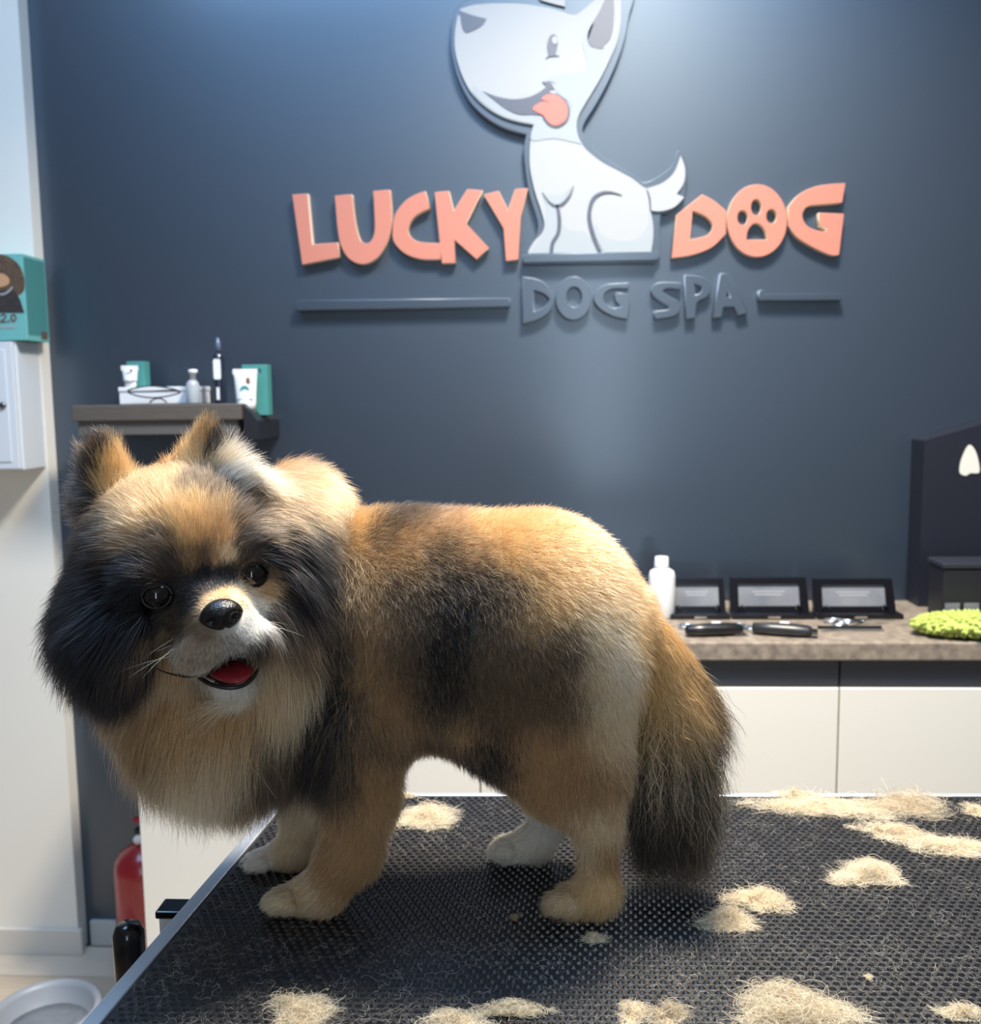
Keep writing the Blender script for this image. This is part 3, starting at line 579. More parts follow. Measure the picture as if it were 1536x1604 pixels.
prims = [  # (sdf, blend)
 (C_((672, 985, .004), (816, 994, 0), 184, 183, .78), .02),
 (E_((862, 1000, 0), (114, 165), .066), .03),
 (C_((800, 1120, N_), (875, 1195, N_), 92, 82, .62), .03), (C_((800, 1120, Fr), (862, 1190, Fr), 92, 76, .62), .03),
 (C_((885, 1060, N_), (905, 1205, N_), 92, 64, .7), .025), (C_((890, 1060, Fr), (880, 1195, Fr), 92, 60, .7), .025),
 (C_((915, 1210, N_), (938, 1295, N_), 56, 31), .02), (C_((934, 1295, N_), (938, 1385, N_-.002), 31, 27), .012),
 (C_((932, 1402, N_-.003), (893, 1412, N_-.004), 31, 27), .012),
 (C_((875, 1200, Fr), (868, 1270, Fr+.004), 52, 30), .02), (C_((868, 1270, Fr+.004), (842, 1316, Fr+.006), 30, 25), .012), (C_((838, 1322, Fr+.006), (792, 1331, Fr+.005), 26, 23), .012),
 (C_((572, 1120, N_), (566, 1250, N_), 66, 50), .03), (C_((566, 1250, N_), (548, 1335, N_), 50, 41), .015), (C_((548, 1335, N_), (503, 1395, N_-.002), 42, 33), .015), (C_((505, 1398, N_-.003), (446, 1411, N_-.005), 32, 24), .012),
 (C_((520, 1150, Fr), (482, 1265, Fr), 62, 34), .03), (C_((482, 1265, Fr), (462, 1330, Fr), 34, 29), .015), (C_((458, 1338, Fr), (404, 1351, Fr), 28, 20), .012),
 (C_((560, 965, .010), (395, 930, .008), 146, 126, .70), .03),           # neck
 *[(C_((a, b, N_+e), (a+14, b-2, N_+e), r, r), .004) for a, b, e, r in ((434, 1416, -.022, 14), (428, 1413, -.008, 15), (432, 1413, .007, 15), (874, 1417, -.021, 15), (868, 1414, -.007, 16), (873, 1414, .008, 15))],
 *[(C_((a, b, Fr+e), (a+12, b-2, Fr+e), r, r), .004) for a, b, e, r in ((397, 1354, -.014, 12), (392, 1352, -.002, 13), (396, 1352, .010, 12), (782, 1335, -.010, 12), (778, 1333, .003, 13), (783, 1333, .014, 12))],
 (E_((464, 930, .006), (88, 178), .088), .008), (E_((330, 985, -.020), (172, 190), .055), .03),                        # ruff
 (E_((385, 1105, -.008), (128, 108), .060), .03),                       # chest
 (C_((985, 955, 0), (1045, 1080, .002), 30, 24), .012), (C_((1045, 1080, .002), (1062, 1290, .004), 26, 12), .015),   # tail
]
hl = lambda c, r: (lambda c3, rr: (lambda p: sd_ell(p, c3, rr, HR)))(HP(*c), np.array(r)*HS)
hc = lambda a, b, r1, r2: (lambda A_, B_: (lambda p: sd_cone(p, A_, B_, r1*HS, r2*HS)))(HP(*a), HP(*b))
prims += [
 (hl((0, -.046, .018), (.063, .058, .056)), .025),
 (hl((-.044, -.040, -.022), (.042, .040, .042)), .02), (hl((.044, -.040, -.022), (.042, .040, .042)), .02),
 (hl((-.030, -.004, .014), (.019, .014, .012)), .012), (hl((.030, -.004, .014), (.019, .014, .012)), .012),    # brows
 (hc((0, -.010, -.020), (0, .024, -.026), .027, .0225), .014),          # muzzle
 (hl((-.0125, .024, -.037), (.0175, .019, .0135)), .008), (hl((.0125, .024, -.037), (.0175, .019, .0135)), .008),   # lips
 (hc((-.002, -.030, -.056), (.004, .012, -.0650), .022, .0112), .012),   # lower jaw
]
mouth_cut = hl((.004, .016, -.0520), (.0185, .030, .0118))
eye_c = [HP(-.0305, .0035, -.001), HP(.0300, .0040, -.001)]; ER = .0098
eye_cut = [lambda p, c=c: np.linalg.norm(p-c, axis=-1)-ER*1.02 for c in eye_c]
# ears: flattened cones
def ear(base, tip, rb, rt, wide, dyb, dyt):
    A_, B_ = P3(base[0], base[1], dyb), P3(tip[0], tip[1], dyt); ax = (B_-A_); L = np.linalg.norm(ax); ax = ax/L
    n = np.array(wide, float); n -= ax*(n@ax); n /= np.linalg.norm(n); s = np.cross(ax, n)
    Rm = np.stack([s, n, ax], 1)
    def f(p):
        q = (p-A_) @ Rm; q = q*np.array([1, 3.2, 1]); h = np.clip(q[..., 2]/L, 0, 1)
        return (np.sqrt(q[..., 0]**2+q[..., 1]**2+(q[..., 2]-h*L)**2)-(rb+(rt-rb)*h))/2.0
    return f
prims += [(ear((318, 765), (324, 668), RP(70), RP(13), (-.25, -.95, .1), -.045, -.040), .012),
          (ear((172, 785), (160, 712), RP(50), RP(27), (-.1, -.95, .1), -.040, -.036), .012)]
def sdf(p):
    d = None
    for f, k in prims:
        v = f(p); d = v if d is None else smin(d, v, k)
    d = smax(d, -mouth_cut(p), .004)
    for e in eye_cut: d = smax(d, -e(p), .0015)
    return d
def surface_nets(f, lo, hi, h):
    n = np.ceil((np.array(hi)-lo)/h).astype(int)+1
    ax = [lo[i]+h*np.arange(n[i]) for i in range(3)]
    V = np.empty(n, np.float32)
    nb = -(-n//8); bc = np.stack(np.meshgrid(*[lo[i]+h*(8*np.arange(nb[i])+3.5) for i in range(3)], indexing='ij'), -1)
    D0 = f(bc); near = np.argwhere(np.abs(D0) < h*8*1.6)
    V[:] = np.repeat(np.repeat(np.repeat(D0, 8, 0), 8, 1), 8, 2)[:n[0], :n[1], :n[2]]
    off = np.stack(np.meshgrid(*[np.arange(8)]*3, indexing='ij'), -1).reshape(-1, 3)
    for i in range(0, len(near), 400):
        I_ = (near[i:i+400, None]*8+off[None]).reshape(-1, 3); I_ = I_[(I_ < n).all(1)]
        V[I_[:, 0], I_[:, 1], I_[:, 2]] = f(lo+h*I_)
    s = V < 0
    cnt = np.zeros(n-1, np.int8)
    for a in (0, 1):
        for b in (0, 1):
            for c in (0, 1): cnt += s[a:n[0]-1+a, b:n[1]-1+b, c:n[2]-1+c]
    act = (cnt > 0) & (cnt < 8); idx = -np.ones(n-1, np.int64); I = np.argwhere(act); idx[act] = np.arange(len(I))
    acc = np.zeros((len(I), 3)); num = np.zeros(len(I))
    cor = [(a, b, c) for a in (0, 1) for b in (0, 1) for c in (0, 1)]
    for q in cor:
        for w in range(3):
            if q[w]: continue
            e = list(q); e[w] = 1
            v0 = V[I[:, 0]+q[0], I[:, 1]+q[1], I[:, 2]+q[2]]; v1 = V[I[:, 0]+e[0], I[:, 1]+e[1], I[:, 2]+e[2]]
            mk = (v0 < 0) != (v1 < 0); t = np.where(mk, v0/np.where(mk, v0-v1, 1), 0)
            pt = np.tile(np.array(q, float), (len(I), 1)); pt[:, w] += t
            acc[mk] += pt[mk]; num[mk] += 1
    verts = lo+h*(I+acc/num[:, None]); faces = []
    for w in range(3):
        u, v = (w+1) % 3, (w+2) % 3
        sl0 = [slice(None)]*3; sl1 = [slice(None)]*3; sl0[w] = slice(0, -1); sl1[w] = slice(1, None)
        A_ = s[tuple(sl0)]; B_ = s[tuple(sl1)]; E = np.argwhere(A_ != B_)
        E = E[(E[:, u] > 0) & (E[:, v] > 0) & (E[:, u] < n[u]-1) & (E[:, v] < n[v]-1)]
        def cell(du, dv):
            c = E.copy(); c[:, u] -= du; c[:, v] -= dv; return idx[c[:, 0], c[:, 1], c[:, 2]]
        qd = np.stack([cell(1, 1), cell(0, 1), cell(0, 0), cell(1, 0)], 1)
        fl_ = ~A_[E[:, 0], E[:, 1], E[:, 2]]; qd[fl_] = qd[fl_][:, ::-1]; faces.append(qd)
    return verts, np.concatenate(faces)
lo = np.array([-.40, .535, TZ-.004]); hi = np.array([.18, .80, 1.30])
BV, BF = surface_nets(sdf, lo, hi, .0023)
BV[:, 2] = np.maximum(BV[:, 2], TZ+.0008)
def grad(p, e=.0015):
    f0 = sdf(p); g = np.stack([sdf(p+np.eye(3)[i]*e)-f0 for i in range(3)], -1)
    return g/(np.linalg.norm(g, axis=-1, keepdims=True)+1e-9)
BN = grad(BV)
# ---- coat: anchors seen on the photograph's side, carried onto the body in 3D
TAN, GOLD, CREAM, WHITE_, BLACK, DARK, BROWN, SABLE = [np.array(c) for c in ((203, 159, 107), (230, 185, 122), (230, 208, 172), (242, 236, 226), (22, 21, 24), (40, 36, 35), (118, 94, 70), (74, 60, 50))]
MUZZLE_SHADE = np.array((132, 116, 102)); LEG = np.array((180, 138, 94)); AN = [ # px, py, root colour, tip colour, length px, flow (x right, y down), lift
 # back and flank
 (560, 800, GOLD, GOLD, 40, (1, .25), .30), (545, 850, GOLD, TAN, 40, (1, .4), .3), (620, 785, SABLE, DARK, 36, (1, .15), .28), (600, 830, BROWN, SABLE, 34, (1, .4), .3), (660, 800, BROWN, SABLE, 34, (1, .2), .28), (700, 800, TAN, BROWN, 34, (1, .2), .28), (640, 860, TAN, BROWN, 34, (1, .4), .3),
 (760, 810, GOLD, GOLD, 34, (1, .25), .28), (830, 830, GOLD, GOLD, 34, (1, .4), .28), (900, 870, GOLD, GOLD, 34, (1, .6), .28), (950, 930, GOLD, CREAM, 34, (.8, .8), .28), (800, 880, GOLD, TAN, 32, (1, .5), .3), (870, 930, GOLD, TAN, 32, (.8, .7), .3), (740, 860, TAN, BROWN, 32, (1, .5), .3),
 (690, 870, BROWN, SABLE, 32, (.9, .6), .3), (710, 920, SABLE, DARK, 32, (.7, .8), .3), (760, 910, SABLE, DARK, 32, (.8, .7), .3), (790, 930, BROWN, SABLE, 32, (.8, .7), .3), (720, 980, DARK, BLACK, 32, (.4, .9), .3), (690, 1040, DARK, DARK, 32, (.3, 1), .3), (690, 1100, DARK, SABLE, 32, (.2, 1), .3), (670, 1160, BROWN, DARK, 30, (.1, 1), .3),
 (580, 900, TAN, BROWN, 36, (.8, .6), .3), (580, 960, TAN, BROWN, 36, (.5, .9), .3), (620, 940, BROWN, SABLE, 34, (.6, .8), .3), (570, 1030, TAN, BROWN, 36, (.3, 1), .32), (600, 1090, LEG, BROWN, 34, (.2, 1), .3), (620, 1030, BROWN, SABLE, 34, (.3, 1), .3), (640, 1150, LEG, BROWN, 30, (.1, 1), .3), (560, 1130, LEG, BROWN, 34, (.1, 1), .3),
 (840, 980, TAN, BROWN, 32, (.7, .8), .3), (870, 1010, BROWN, SABLE, 32, (.6, .9), .3), (820, 1030, BROWN, SABLE, 32, (.5, .9), .3), (890, 1040, SABLE, BROWN, 32, (.5, 1), .3), (780, 1060, BROWN, SABLE, 32, (.4, 1), .3), (760, 1010, BROWN, SABLE, 32, (.4, 1), .3),
 (950, 980, CREAM, CREAM, 30, (.5, 1), .28), (980, 1040, CREAM, WHITE_, 28, (.2, 1), .28), (975, 1100, CREAM, CREAM, 28, (0, 1), .28), (930, 1060, CREAM, TAN, 30, (.3, 1), .3), (950, 1150, CREAM, TAN, 30, (0, 1), .28), (880, 1100, BROWN, SABLE, 30, (.2, 1), .3), (820, 1100, BROWN, SABLE, 30, (.2, 1), .3), (760, 1180, DARK, BLACK, 34, (.4, 1), .32), (770, 1130, BROWN, DARK, 30, (.2, 1), .3), (730, 1150, TAN, BROWN, 30, (.2, 1), .3),
 (840, 1180, LEG, LEG, 28, (.2, 1), .28), (900, 1180, LEG, LEG, 28, (.1, 1), .28), (850, 1250, LEG, LEG, 26, (.3, 1), .28), (930, 1240, LEG, BROWN, 26, (0, 1), .28), (935, 1300, CREAM, TAN, 20, (0, 1), .25), (950, 1350, LEG, BROWN, 18, (.05, 1), .22), (915, 1350, CREAM, TAN, 18, (-.1, 1), .22), (940, 1400, GOLD, CREAM, 22, (-.1, 1), .25), (885, 1410, CREAM, TAN, 14, (-.8, .5), .2),
 (850, 1300, WHITE_, CREAM, 14, (-.3, 1), .22), (790, 1335, WHITE_, CREAM, 12, (-.8, .5), .2),
 # front legs
 (570, 1200, LEG, BROWN, 30, (-.1, 1), .28), (530, 1220, BROWN, DARK, 30, (-.1, 1), .28), (600, 1250, LEG, LEG, 26, (0, 1), .28), (540, 1300, LEG, LEG, 22, (-.2, 1), .25), (520, 1370, LEG, LEG, 18, (-.6, .8), .22), (460, 1410, CREAM, TAN, 14, (-.9, .4), .2), (430, 1420, CREAM, CREAM, 12, (-.9, .4), .2), (590, 1170, BROWN, DARK, 28, (0, 1), .28), (470, 1290, CREAM, TAN, 22, (-.1, 1), .25), (450, 1335, CREAM, TAN, 16, (-.5, .8), .22), (400, 1355, WHITE_, CREAM, 12, (-.9, .4), .2),
 # tail root
 (1010, 980, GOLD, GOLD, 40, (.5, 1), .3), (1040, 1060, GOLD, GOLD, 50, (.5, 1), .35), (1045, 1130, GOLD, TAN, 40, (.12, 1), .26), (1050, 1200, DARK, BLACK, 40, (.05, 1), .24), (1060, 1260, DARK, BLACK, 40, (.05, 1), .24),
 # neck, ruff, mane
 (440, 745, TAN, GOLD, 66, (.9, .2), .42), (480, 790, GOLD, TAN, 62, (.9, .5), .4), (505, 850, SABLE, BROWN, 62, (.8, .6), .38), (490, 920, DARK, SABLE, 66, (.5, .9), .36), (515, 985, SABLE, DARK, 66, (.4, 1), .36), (480, 880, BLACK, BLACK, 62, (.7, .8), .36), (492, 805, BROWN, DARK, 60, (.9, .5), .38), (530, 900, BROWN, TAN, 60, (.5, .9), .36), (470, 830, DARK, BLACK, 60, (.8, .6), .36), (455, 890, BLACK, BLACK, 66, (.6, .8), .36), (440, 800, TAN, BROWN, 56, (.9, .4), .36), (410, 760, CREAM, GOLD, 56, (.7, -.1), .42),
 (445, 960, SABLE, BROWN, 74, (.4, 1), .36), (455, 1020, TAN, CREAM, 84, (.1, 1), .36), (430, 1060, GOLD, CREAM, 88, (-.05, 1), .36), (525, 1080, BLACK, DARK, 70, (.2, 1), .34), (522, 1130, BLACK, BLACK, 70, (0, 1), .32), (500, 1060, BLACK, BLACK, 84, (.1, 1), .36), (480, 1120, DARK, BLACK, 88, (0, 1), .34), (510, 1150, DARK, BLACK, 84, (-.05, 1), .32), (430, 1130, BROWN, SABLE, 92, (-.1, 1), .34), (450, 1190, DARK, BLACK, 80, (-.05, 1), .30), (400, 1180, SABLE, BROWN, 88, (-.05, 1), .32),
 (370, 1110, TAN, CREAM, 96, (-.1, 1), .34), (300, 1090, TAN, TAN, 96, (-.1, 1), .34), (250, 1080, TAN, BROWN, 96, (-.2, 1), .36), (310, 1160, CREAM, CREAM, 92, (-.1, 1), .34), (270, 1190, CREAM, TAN, 90, (-.1, 1), .34), (340, 1210, CREAM, BROWN, 80, (-.05, 1), .32), (230, 1140, TAN, SABLE, 92, (-.25, 1), .36),
 (180, 1060, BLACK, BLACK, 64, (-.4, 1), .40), (160, 980, BLACK, BLACK, 61, (-.6, .8), .42), (150, 900, BLACK, DARK, 58, (-.9, .4), .42), (190, 1130, DARK, BLACK, 64, (-.35, 1), .38), (215, 1030, DARK, BLACK, 60, (-.3, 1), .36), (170, 850, SABLE, BLACK, 53, (-.95, .2), .42), (215, 960, BLACK, DARK, 70, (-.5, .8), .34), (220, 1000, BROWN, DARK, 70, (-.3, 1), .34),
 # forehead and face; shade on the muzzle's left side painted into the coat
 (300, 800, GOLD, GOLD, 32, (-.05, -1), .26), (260, 800, GOLD, TAN, 34, (-.4, -.9), .26), (340, 800, TAN, BROWN, 32, (.2, -1), .26), (380, 800, BROWN, DARK, 34, (.6, -.7), .28), (220, 810, GOLD, TAN, 38, (-.7, -.6), .28), (300, 840, TAN, GOLD, 24, (0, -1), .24), (250, 850, BROWN, SABLE, 30, (-.6, -.5), .26), (200, 840, TAN, SABLE, 44, (-.9, -.2), .30), (345, 840, TAN, BROWN, 24, (.1, -1), .24), (380, 845, SABLE, BLACK, 28, (.6, -.5), .26), (410, 830, BROWN, SABLE, 40, (.8, -.3), .3), (420, 870, BLACK, BLACK, 40, (.8, .3), .3),
 (295, 875, BROWN, TAN, 14, (-.1, -1), .22), (322, 870, BROWN, DARK, 14, (0, -1), .2), (320, 900, BLACK, BLACK, 10, (0, -1), .18), (335, 870, TAN, BROWN, 14, (0, -1), .2), (355, 870, CREAM, TAN, 12, (.1, -1), .22), (270, 885, SABLE, DARK, 14, (-.4, -.7), .22), (240, 890, SABLE, DARK, 18, (-.7, -.4), .24), (205, 900, BLACK, BLACK, 36, (-.9, 0), .28), (290, 920, DARK, BLACK, 9, (-.3, -.2), .18), (300, 945, BLACK, DARK, 9, (-.5, .2), .18), (340, 910, BLACK, BLACK, 8, (0, -1), .16), (355, 895, DARK, BLACK, 9, (0, -1), .18), (425, 900, BROWN, DARK, 18, (.8, .2), .24), (418, 920, TAN, BROWN, 16, (.8, .4), .24), (395, 870, SABLE, BLACK, 16, (.4, -.6), .22), (455, 930, BLACK, BLACK, 50, (.6, .7), .3),
 (270, 970, DARK, BROWN, 14, (-.7, .5), .22), (235, 975, BLACK, DARK, 30, (-.6, .7), .28), (280, 985, DARK, BROWN, 10, (-.6, .5), .2), (260, 1000, BROWN, SABLE, 14, (-.5, .8), .22), (300, 975, BROWN, SABLE, 8, (-.7, .3), .18), (318, 995, BROWN, MUZZLE_SHADE, 8, (-.5, .6), .16), (325, 945, TAN, CREAM, 8, (-.5, -.4), .16), (350, 930, TAN, GOLD, 8, (0, -1), .16), (375, 935, CREAM, GOLD, 8, (.5, -.4), .16), (350, 945, BROWN, TAN, 6, (0, -1), .14), (400, 950, WHITE_, CREAM, 9, (.8, -.1), .18), (395, 985, WHITE_, WHITE_, 9, (.7, .5), .18), (405, 975, WHITE_, WHITE_, 10, (.8, .3), .18), (300, 1010, MUZZLE_SHADE, TAN, 10, (-.4, .8), .18), (325, 1022, MUZZLE_SHADE, CREAM, 9, (-.2, 1), .16), (370, 1012, MUZZLE_SHADE, WHITE_, 8, (.2, 1), .16), (285, 1025, MUZZLE_SHADE, CREAM, 12, (-.3, 1), .2), (310, 1055, MUZZLE_SHADE, CREAM, 12, (-.2, 1), .2), (350, 1068, WHITE_, CREAM, 14, (0, 1), .2), (395, 1050, WHITE_, CREAM, 12, (.3, 1), .2), (415, 1010, DARK, BROWN, 22, (.3, 1), .24), (270, 1045, TAN, CREAM, 50, (-.1, 1), .26),
 # ears
 (180, 740, GOLD, GOLD, 30, (.05, -1), .26), (200, 715, GOLD, TAN, 30, (.2, -1), .28), (140, 730, DARK, SABLE, 36, (-.5, -.8), .40), (150, 690, SABLE, DARK, 25, (-.2, -1), .34), (170, 685, SABLE, GOLD, 34, (.1, -1), .32), (125, 780, DARK, SABLE, 40, (-.8, -.1), .42), (290, 720, GOLD, GOLD, 30, (-.2, -1), .28), (270, 740, GOLD, TAN, 30, (-.4, -.8), .3), (310, 690, TAN, GOLD, 26, (0, -1), .28), (330, 655, DARK, BLACK, 24, (.1, -1), .28), (335, 700, DARK, SABLE, 26, (.2, -1), .26), (355, 715, CREAM, WHITE_, 44, (.6, -.6), .40), (365, 745, WHITE_, CREAM, 56, (.8, -.4), .42), (310, 755, BROWN, SABLE, 28, (-.1, -1), .26), (345, 765, SABLE, BROWN, 30, (.3, -.9), .28),
]
_v = np.array([ray(a[0], a[1]) for a in AN]); _v /= np.linalg.norm(_v, axis=1, keepdims=True); _t = np.full(len(AN), .45)
for _ in range(70): _t = np.minimum(_t+np.clip(sdf(CAM+_v*_t[:, None]), -.01, .05)*.8, 1.2)
AHIT = CAM+_v*_t[:, None]
APOS, ACOL, ATIP, ALEN, AFL, ALIFT = [], [], [], [], [], []
lin = lambda c: np.where(np.array(c)/255 <= .04045, np.array(c)/255/12.92, ((np.array(c)/255+.055)/1.055)**2.4)
for (ax_, ay_, c1, c2, ln, fl2, lf), h, t_ in zip(AN, AHIT, _t):
    if t_ > 1.1: h = P3(ax_, ay_, -.01)
    if ax_ > 535 and 24 <= ln <= 40: ln *= .66; lf = lf*1.75
    elif ax_ < 480 and ln < 60 and 770 < ay_ < 1010: ln *= .85
    APOS.append(h); ACOL.append(lin(c1)); ATIP.append(lin(c2)); ALEN.append(RP(ln)); fv = R2*fl2[0]-U2*fl2[1]; AFL.append(fv/np.linalg.norm(fv)); ALIFT.append(lf)
APOS, ACOL, ATIP, ALEN, AFL, ALIFT = map(np.array, (APOS, ACOL, ATIP, ALEN, AFL, ALIFT))
MET = np.array([1, .55, 1])
# neighbours' spacing gives each anchor its own reach
_dd = np.linalg.norm((APOS[:, None]-APOS[None])*MET, axis=-1)+np.eye(len(APOS)); ASIG = np.clip(np.sort(_dd, 1)[:, 1:4].mean(1), .004, .03)
def weights(p, jit=0.):
    q = p+RNG.normal(0, 1, p.shape)*jit
    out = np.empty((len(p), len(APOS)), np.float32)
    for i in range(0, len(p), 20000):
        d2 = (((q[i:i+20000, None]-APOS[None])*MET)**2).sum(-1)
        w = 1/(d2/ASIG**2+.05)**2.6; out[i:i+20000] = w/w.sum(1, keepdims=True)
    return out
wv = weights(BV)
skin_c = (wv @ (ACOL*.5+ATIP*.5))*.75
mz = np.abs(mouth_cut(BV)) < .0022
inm = mz & (sdf(BV+BN*.004) > -1)
skin_c[mz] = lin((58, 22, 22))
me = bpy.data.meshes.new('dog'); me.from_pydata(BV.tolist(), [], BF.tolist()); me.update()
for p_ in me.polygons: p_.use_smooth = True
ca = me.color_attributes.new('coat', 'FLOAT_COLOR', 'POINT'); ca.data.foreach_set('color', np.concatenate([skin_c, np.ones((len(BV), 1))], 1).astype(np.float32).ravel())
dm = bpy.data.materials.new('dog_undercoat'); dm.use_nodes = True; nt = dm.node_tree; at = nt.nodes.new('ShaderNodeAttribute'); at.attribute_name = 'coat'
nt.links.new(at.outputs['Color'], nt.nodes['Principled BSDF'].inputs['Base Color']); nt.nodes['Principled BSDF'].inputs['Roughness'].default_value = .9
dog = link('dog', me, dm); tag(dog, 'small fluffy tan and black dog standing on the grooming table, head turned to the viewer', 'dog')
# ---- fur strands
def sample_roots(V, Fq, dens):
    T = np.concatenate([Fq[:, [0, 1, 2]], Fq[:, [0, 2, 3]]]); a, b, c = V[T[:, 0]], V[T[:, 1]], V[T[:, 2]]
    ar = np.linalg.norm(np.cross(b-a, c-a), axis=1)/2; n = RNG.poisson(ar*dens(((a+b+c)/3)))
    i = np.repeat(np.arange(len(T)), n); r1, r2 = np.sqrt(RNG.random(len(i))), RNG.random(len(i))
    w0, w1, w2 = (1-r1)[:, None], (r1*(1-r2))[:, None], (r1*r2)[:, None]; n3 = BN[T[i, 0]]*w0+BN[T[i, 1]]*w1+BN[T[i, 2]]*w2
    return a[i]*w0+b[i]*w1+c[i]*w2, n3/(np.linalg.norm(n3, axis=1, keepdims=True)+1e-9)
def dens(c):
    d = np.full(len(c), 1.15e6); d[c[:, 1] > DY+.03] = 4.0e5
    hd = (c-HO) @ HR; face = (hd[:, 1] > -.045) & (np.abs(hd[:, 0]) < .075) & (np.abs(hd[:, 2]+.02) < .09)
    d[face] = 2.1e6
    d[c[:, 2] < TZ+.0025] = 0
    return d
P0, N0 = sample_roots(BV, BF, dens)
ok = mouth_cut(P0) > .0025
for c in eye_c: ok &= np.linalg.norm(P0-c, axis=1) > ER*1.06
NOSE = HP(0, .0445, -.0165)
ok &= np.linalg.norm(((P0-NOSE) @ HR)/np.array([.0145, .012, .0105]), axis=1) > 1
P0 = P0[ok]; N0 = N0[ok]
def make_strands(P0, Nn, K=7):
    n = len(P0); hl_ = (P0-HO) @ HR; body = np.clip((P0[:, 0]-P3(500, 900)[0])/.02, 0, 1)[:, None]
    Wt = weights(P0, .0016+.0056*body)
    pick = (Wt.cumsum(1) > RNG.random((n, 1))).argmax(1)
    sharp = Wt**2; sharp /= sharp.sum(1, keepdims=True)
    mixf = .40+.35*body
    c1 = mixf*ACOL[pick]+(1-mixf)*(sharp @ ACOL); c2 = mixf*ATIP[pick]+(1-mixf)*(sharp @ ATIP)
    L = (Wt @ ALEN)*RNG.uniform(.62, 1.18, n); lift = Wt @ ALIFT; fl_ = Wt @ AFL
    fl_ -= Nn*(fl_*Nn).sum(1, keepdims=True); fl_ /= np.linalg.norm(fl_, axis=1, keepdims=True)+1e-6
    fl_ += RNG.normal(0, 1, (n, 3))*(.16+.20*body); lf = np.clip(lift*RNG.uniform(.6, 1.4, n), .05, .9)
    d0 = Nn*lf[:, None]*1.25+fl_*(1-lf)[:, None]; d0 /= np.linalg.norm(d0, axis=1, keepdims=True)
    g = np.array([0, 0, -1.0])
    s = np.linspace(0, 1, K)[None, :, None]
    Lm = L[:, None, None]; longf = np.clip((L-.02)/.03, 0, 1)[:, None, None]
    ph = RNG.uniform(0, 6.28, (n, 1, 1)); side = np.cross(d0, Nn); side /= np.linalg.norm(side, axis=1, keepdims=True)+1e-6
    amp = (.035+.05*longf)*RNG.uniform(.3, 1.5, (n, 1, 1))
    wob = side[:, None]*np.sin(s*RNG.uniform(3, 7, (n, 1, 1))+ph)*amp*Lm*s+Nn[:, None]*np.cos(s*RNG.uniform(3, 6, (n, 1, 1))+ph)*amp*.5*Lm*s
    Q = P0[:, None]+d0[:, None]*Lm*s+(fl_[:, None]*.22-Nn[:, None]*.16)*Lm*s*s+g*Lm*s*s*(.10+.22*longf)+wob
    return Q, c1, c2, L, Nn
def clump(Q, L, frac, amt, radius):
    n = len(Q); m_ = max(8, int(n*frac)); ci = RNG.choice(n, m_, replace=False)
    kd = kdtree.KDTree(m_)
    for i, k in enumerate(ci): kd.insert(Q[k, 0], i)
    kd.balance()
    own = np.array([kd.find(q)[1] for q in Q[:, 0]]); T = Q[ci[own]]
    off = T-Q; s = np.linspace(0, 1, Q.shape[1])[None, :, None]**1.6
    base = off[:, :1]; a = (amt*np.clip(L/.03, .25, 1)*RNG.uniform(.3, 1, n))[:, None, None]
    return Q+(off)*s*a
def add_fur(name, Q, rad, colp, c1, c2, mt, parent, tipstart=.45):
    n, K = Q.shape[:2]; cv = bpy.data.hair_curves.new(name); cv.add_curves([K]*n)
    cv.attributes['position'].data.foreach_set('vector', Q.astype(np.float32).ravel()) if 'position' in cv.attributes else None
    s = np.linspace(0, 1, K)[None, :]
    r = (rad[:, None]*np.clip(1.12-1.0*s**1.5, .12, 1)).astype(np.float32)
    ra = cv.attributes.get('radius') or cv.attributes.new('radius', 'FLOAT', 'POINT'); ra.data.foreach_set('value', r.ravel())
    t = np.clip((s-tipstart)/(1-tipstart), 0, 1)[..., None]; col = c1[:, None]*(1-t)+c2[:, None]*t if colp is None else colp
    co = cv.attributes.new('coat', 'FLOAT_COLOR', 'POINT'); co.data.foreach_set('color', np.concatenate([col, np.ones((n, K, 1))], -1).astype(np.float32).ravel())
    o = bpy.data.objects.new(name, cv); COL.objects.link(o); cv.materials.append(mt)
    if parent is not None: o.parent = parent
    return o
def fur_mat(name, gain=1.0):
    fm = bpy.data.materials.new(name); fm.use_nodes = True; nt = fm.node_tree; nt.nodes.clear()
    at = nt.nodes.new('ShaderNodeAttribute'); at.attribute_name = 'coat'; out = nt.nodes.new('ShaderNodeOutputMaterial')
    hb = nt.nodes.new('ShaderNodeBsdfHairPrincipled'); hb.parametrization = 'COLOR'; hb.inputs['Roughness'].default_value = .38; hb.inputs['Radial Roughness'].default_value = .55
    df = nt.nodes.new('ShaderNodeBsdfDiffuse'); mx = nt.nodes.new('ShaderNodeMixShader'); mx.inputs[0].default_value = .45
    nt.links.new(at.outputs['Color'], hb.inputs['Color']); nt.links.new(at.outputs['Color'], df.inputs['Color'])
    nt.links.new(hb.outputs[0], mx.inputs[1]); nt.links.new(df.outputs[0], mx.inputs[2]); nt.links.new(mx.outputs[0], out.inputs[0])
    return fm
FM = fur_mat('dog_fur')
Q, c1, c2, L, Nn = make_strands(P0, N0)
vr = RNG.uniform(.72, 1.28, (len(P0), 1)); vr = vr*np.where(RNG.random((len(P0), 1)) < .06, 1.5, 1); c1 = np.clip(c1*vr, 0, .9); c2 = np.clip(c2*vr, 0, .95)
tt_ = (P0[:, 0] > P3(535, 900)[0]) & (RNG.random(len(P0)) < .30) & (N0[:, 2] > -.5); c2 = np.where(tt_[:, None], c2*.45+lin((206, 170, 124))*.55, c2)
Q = clump(Q, L, .05, .75, .01)
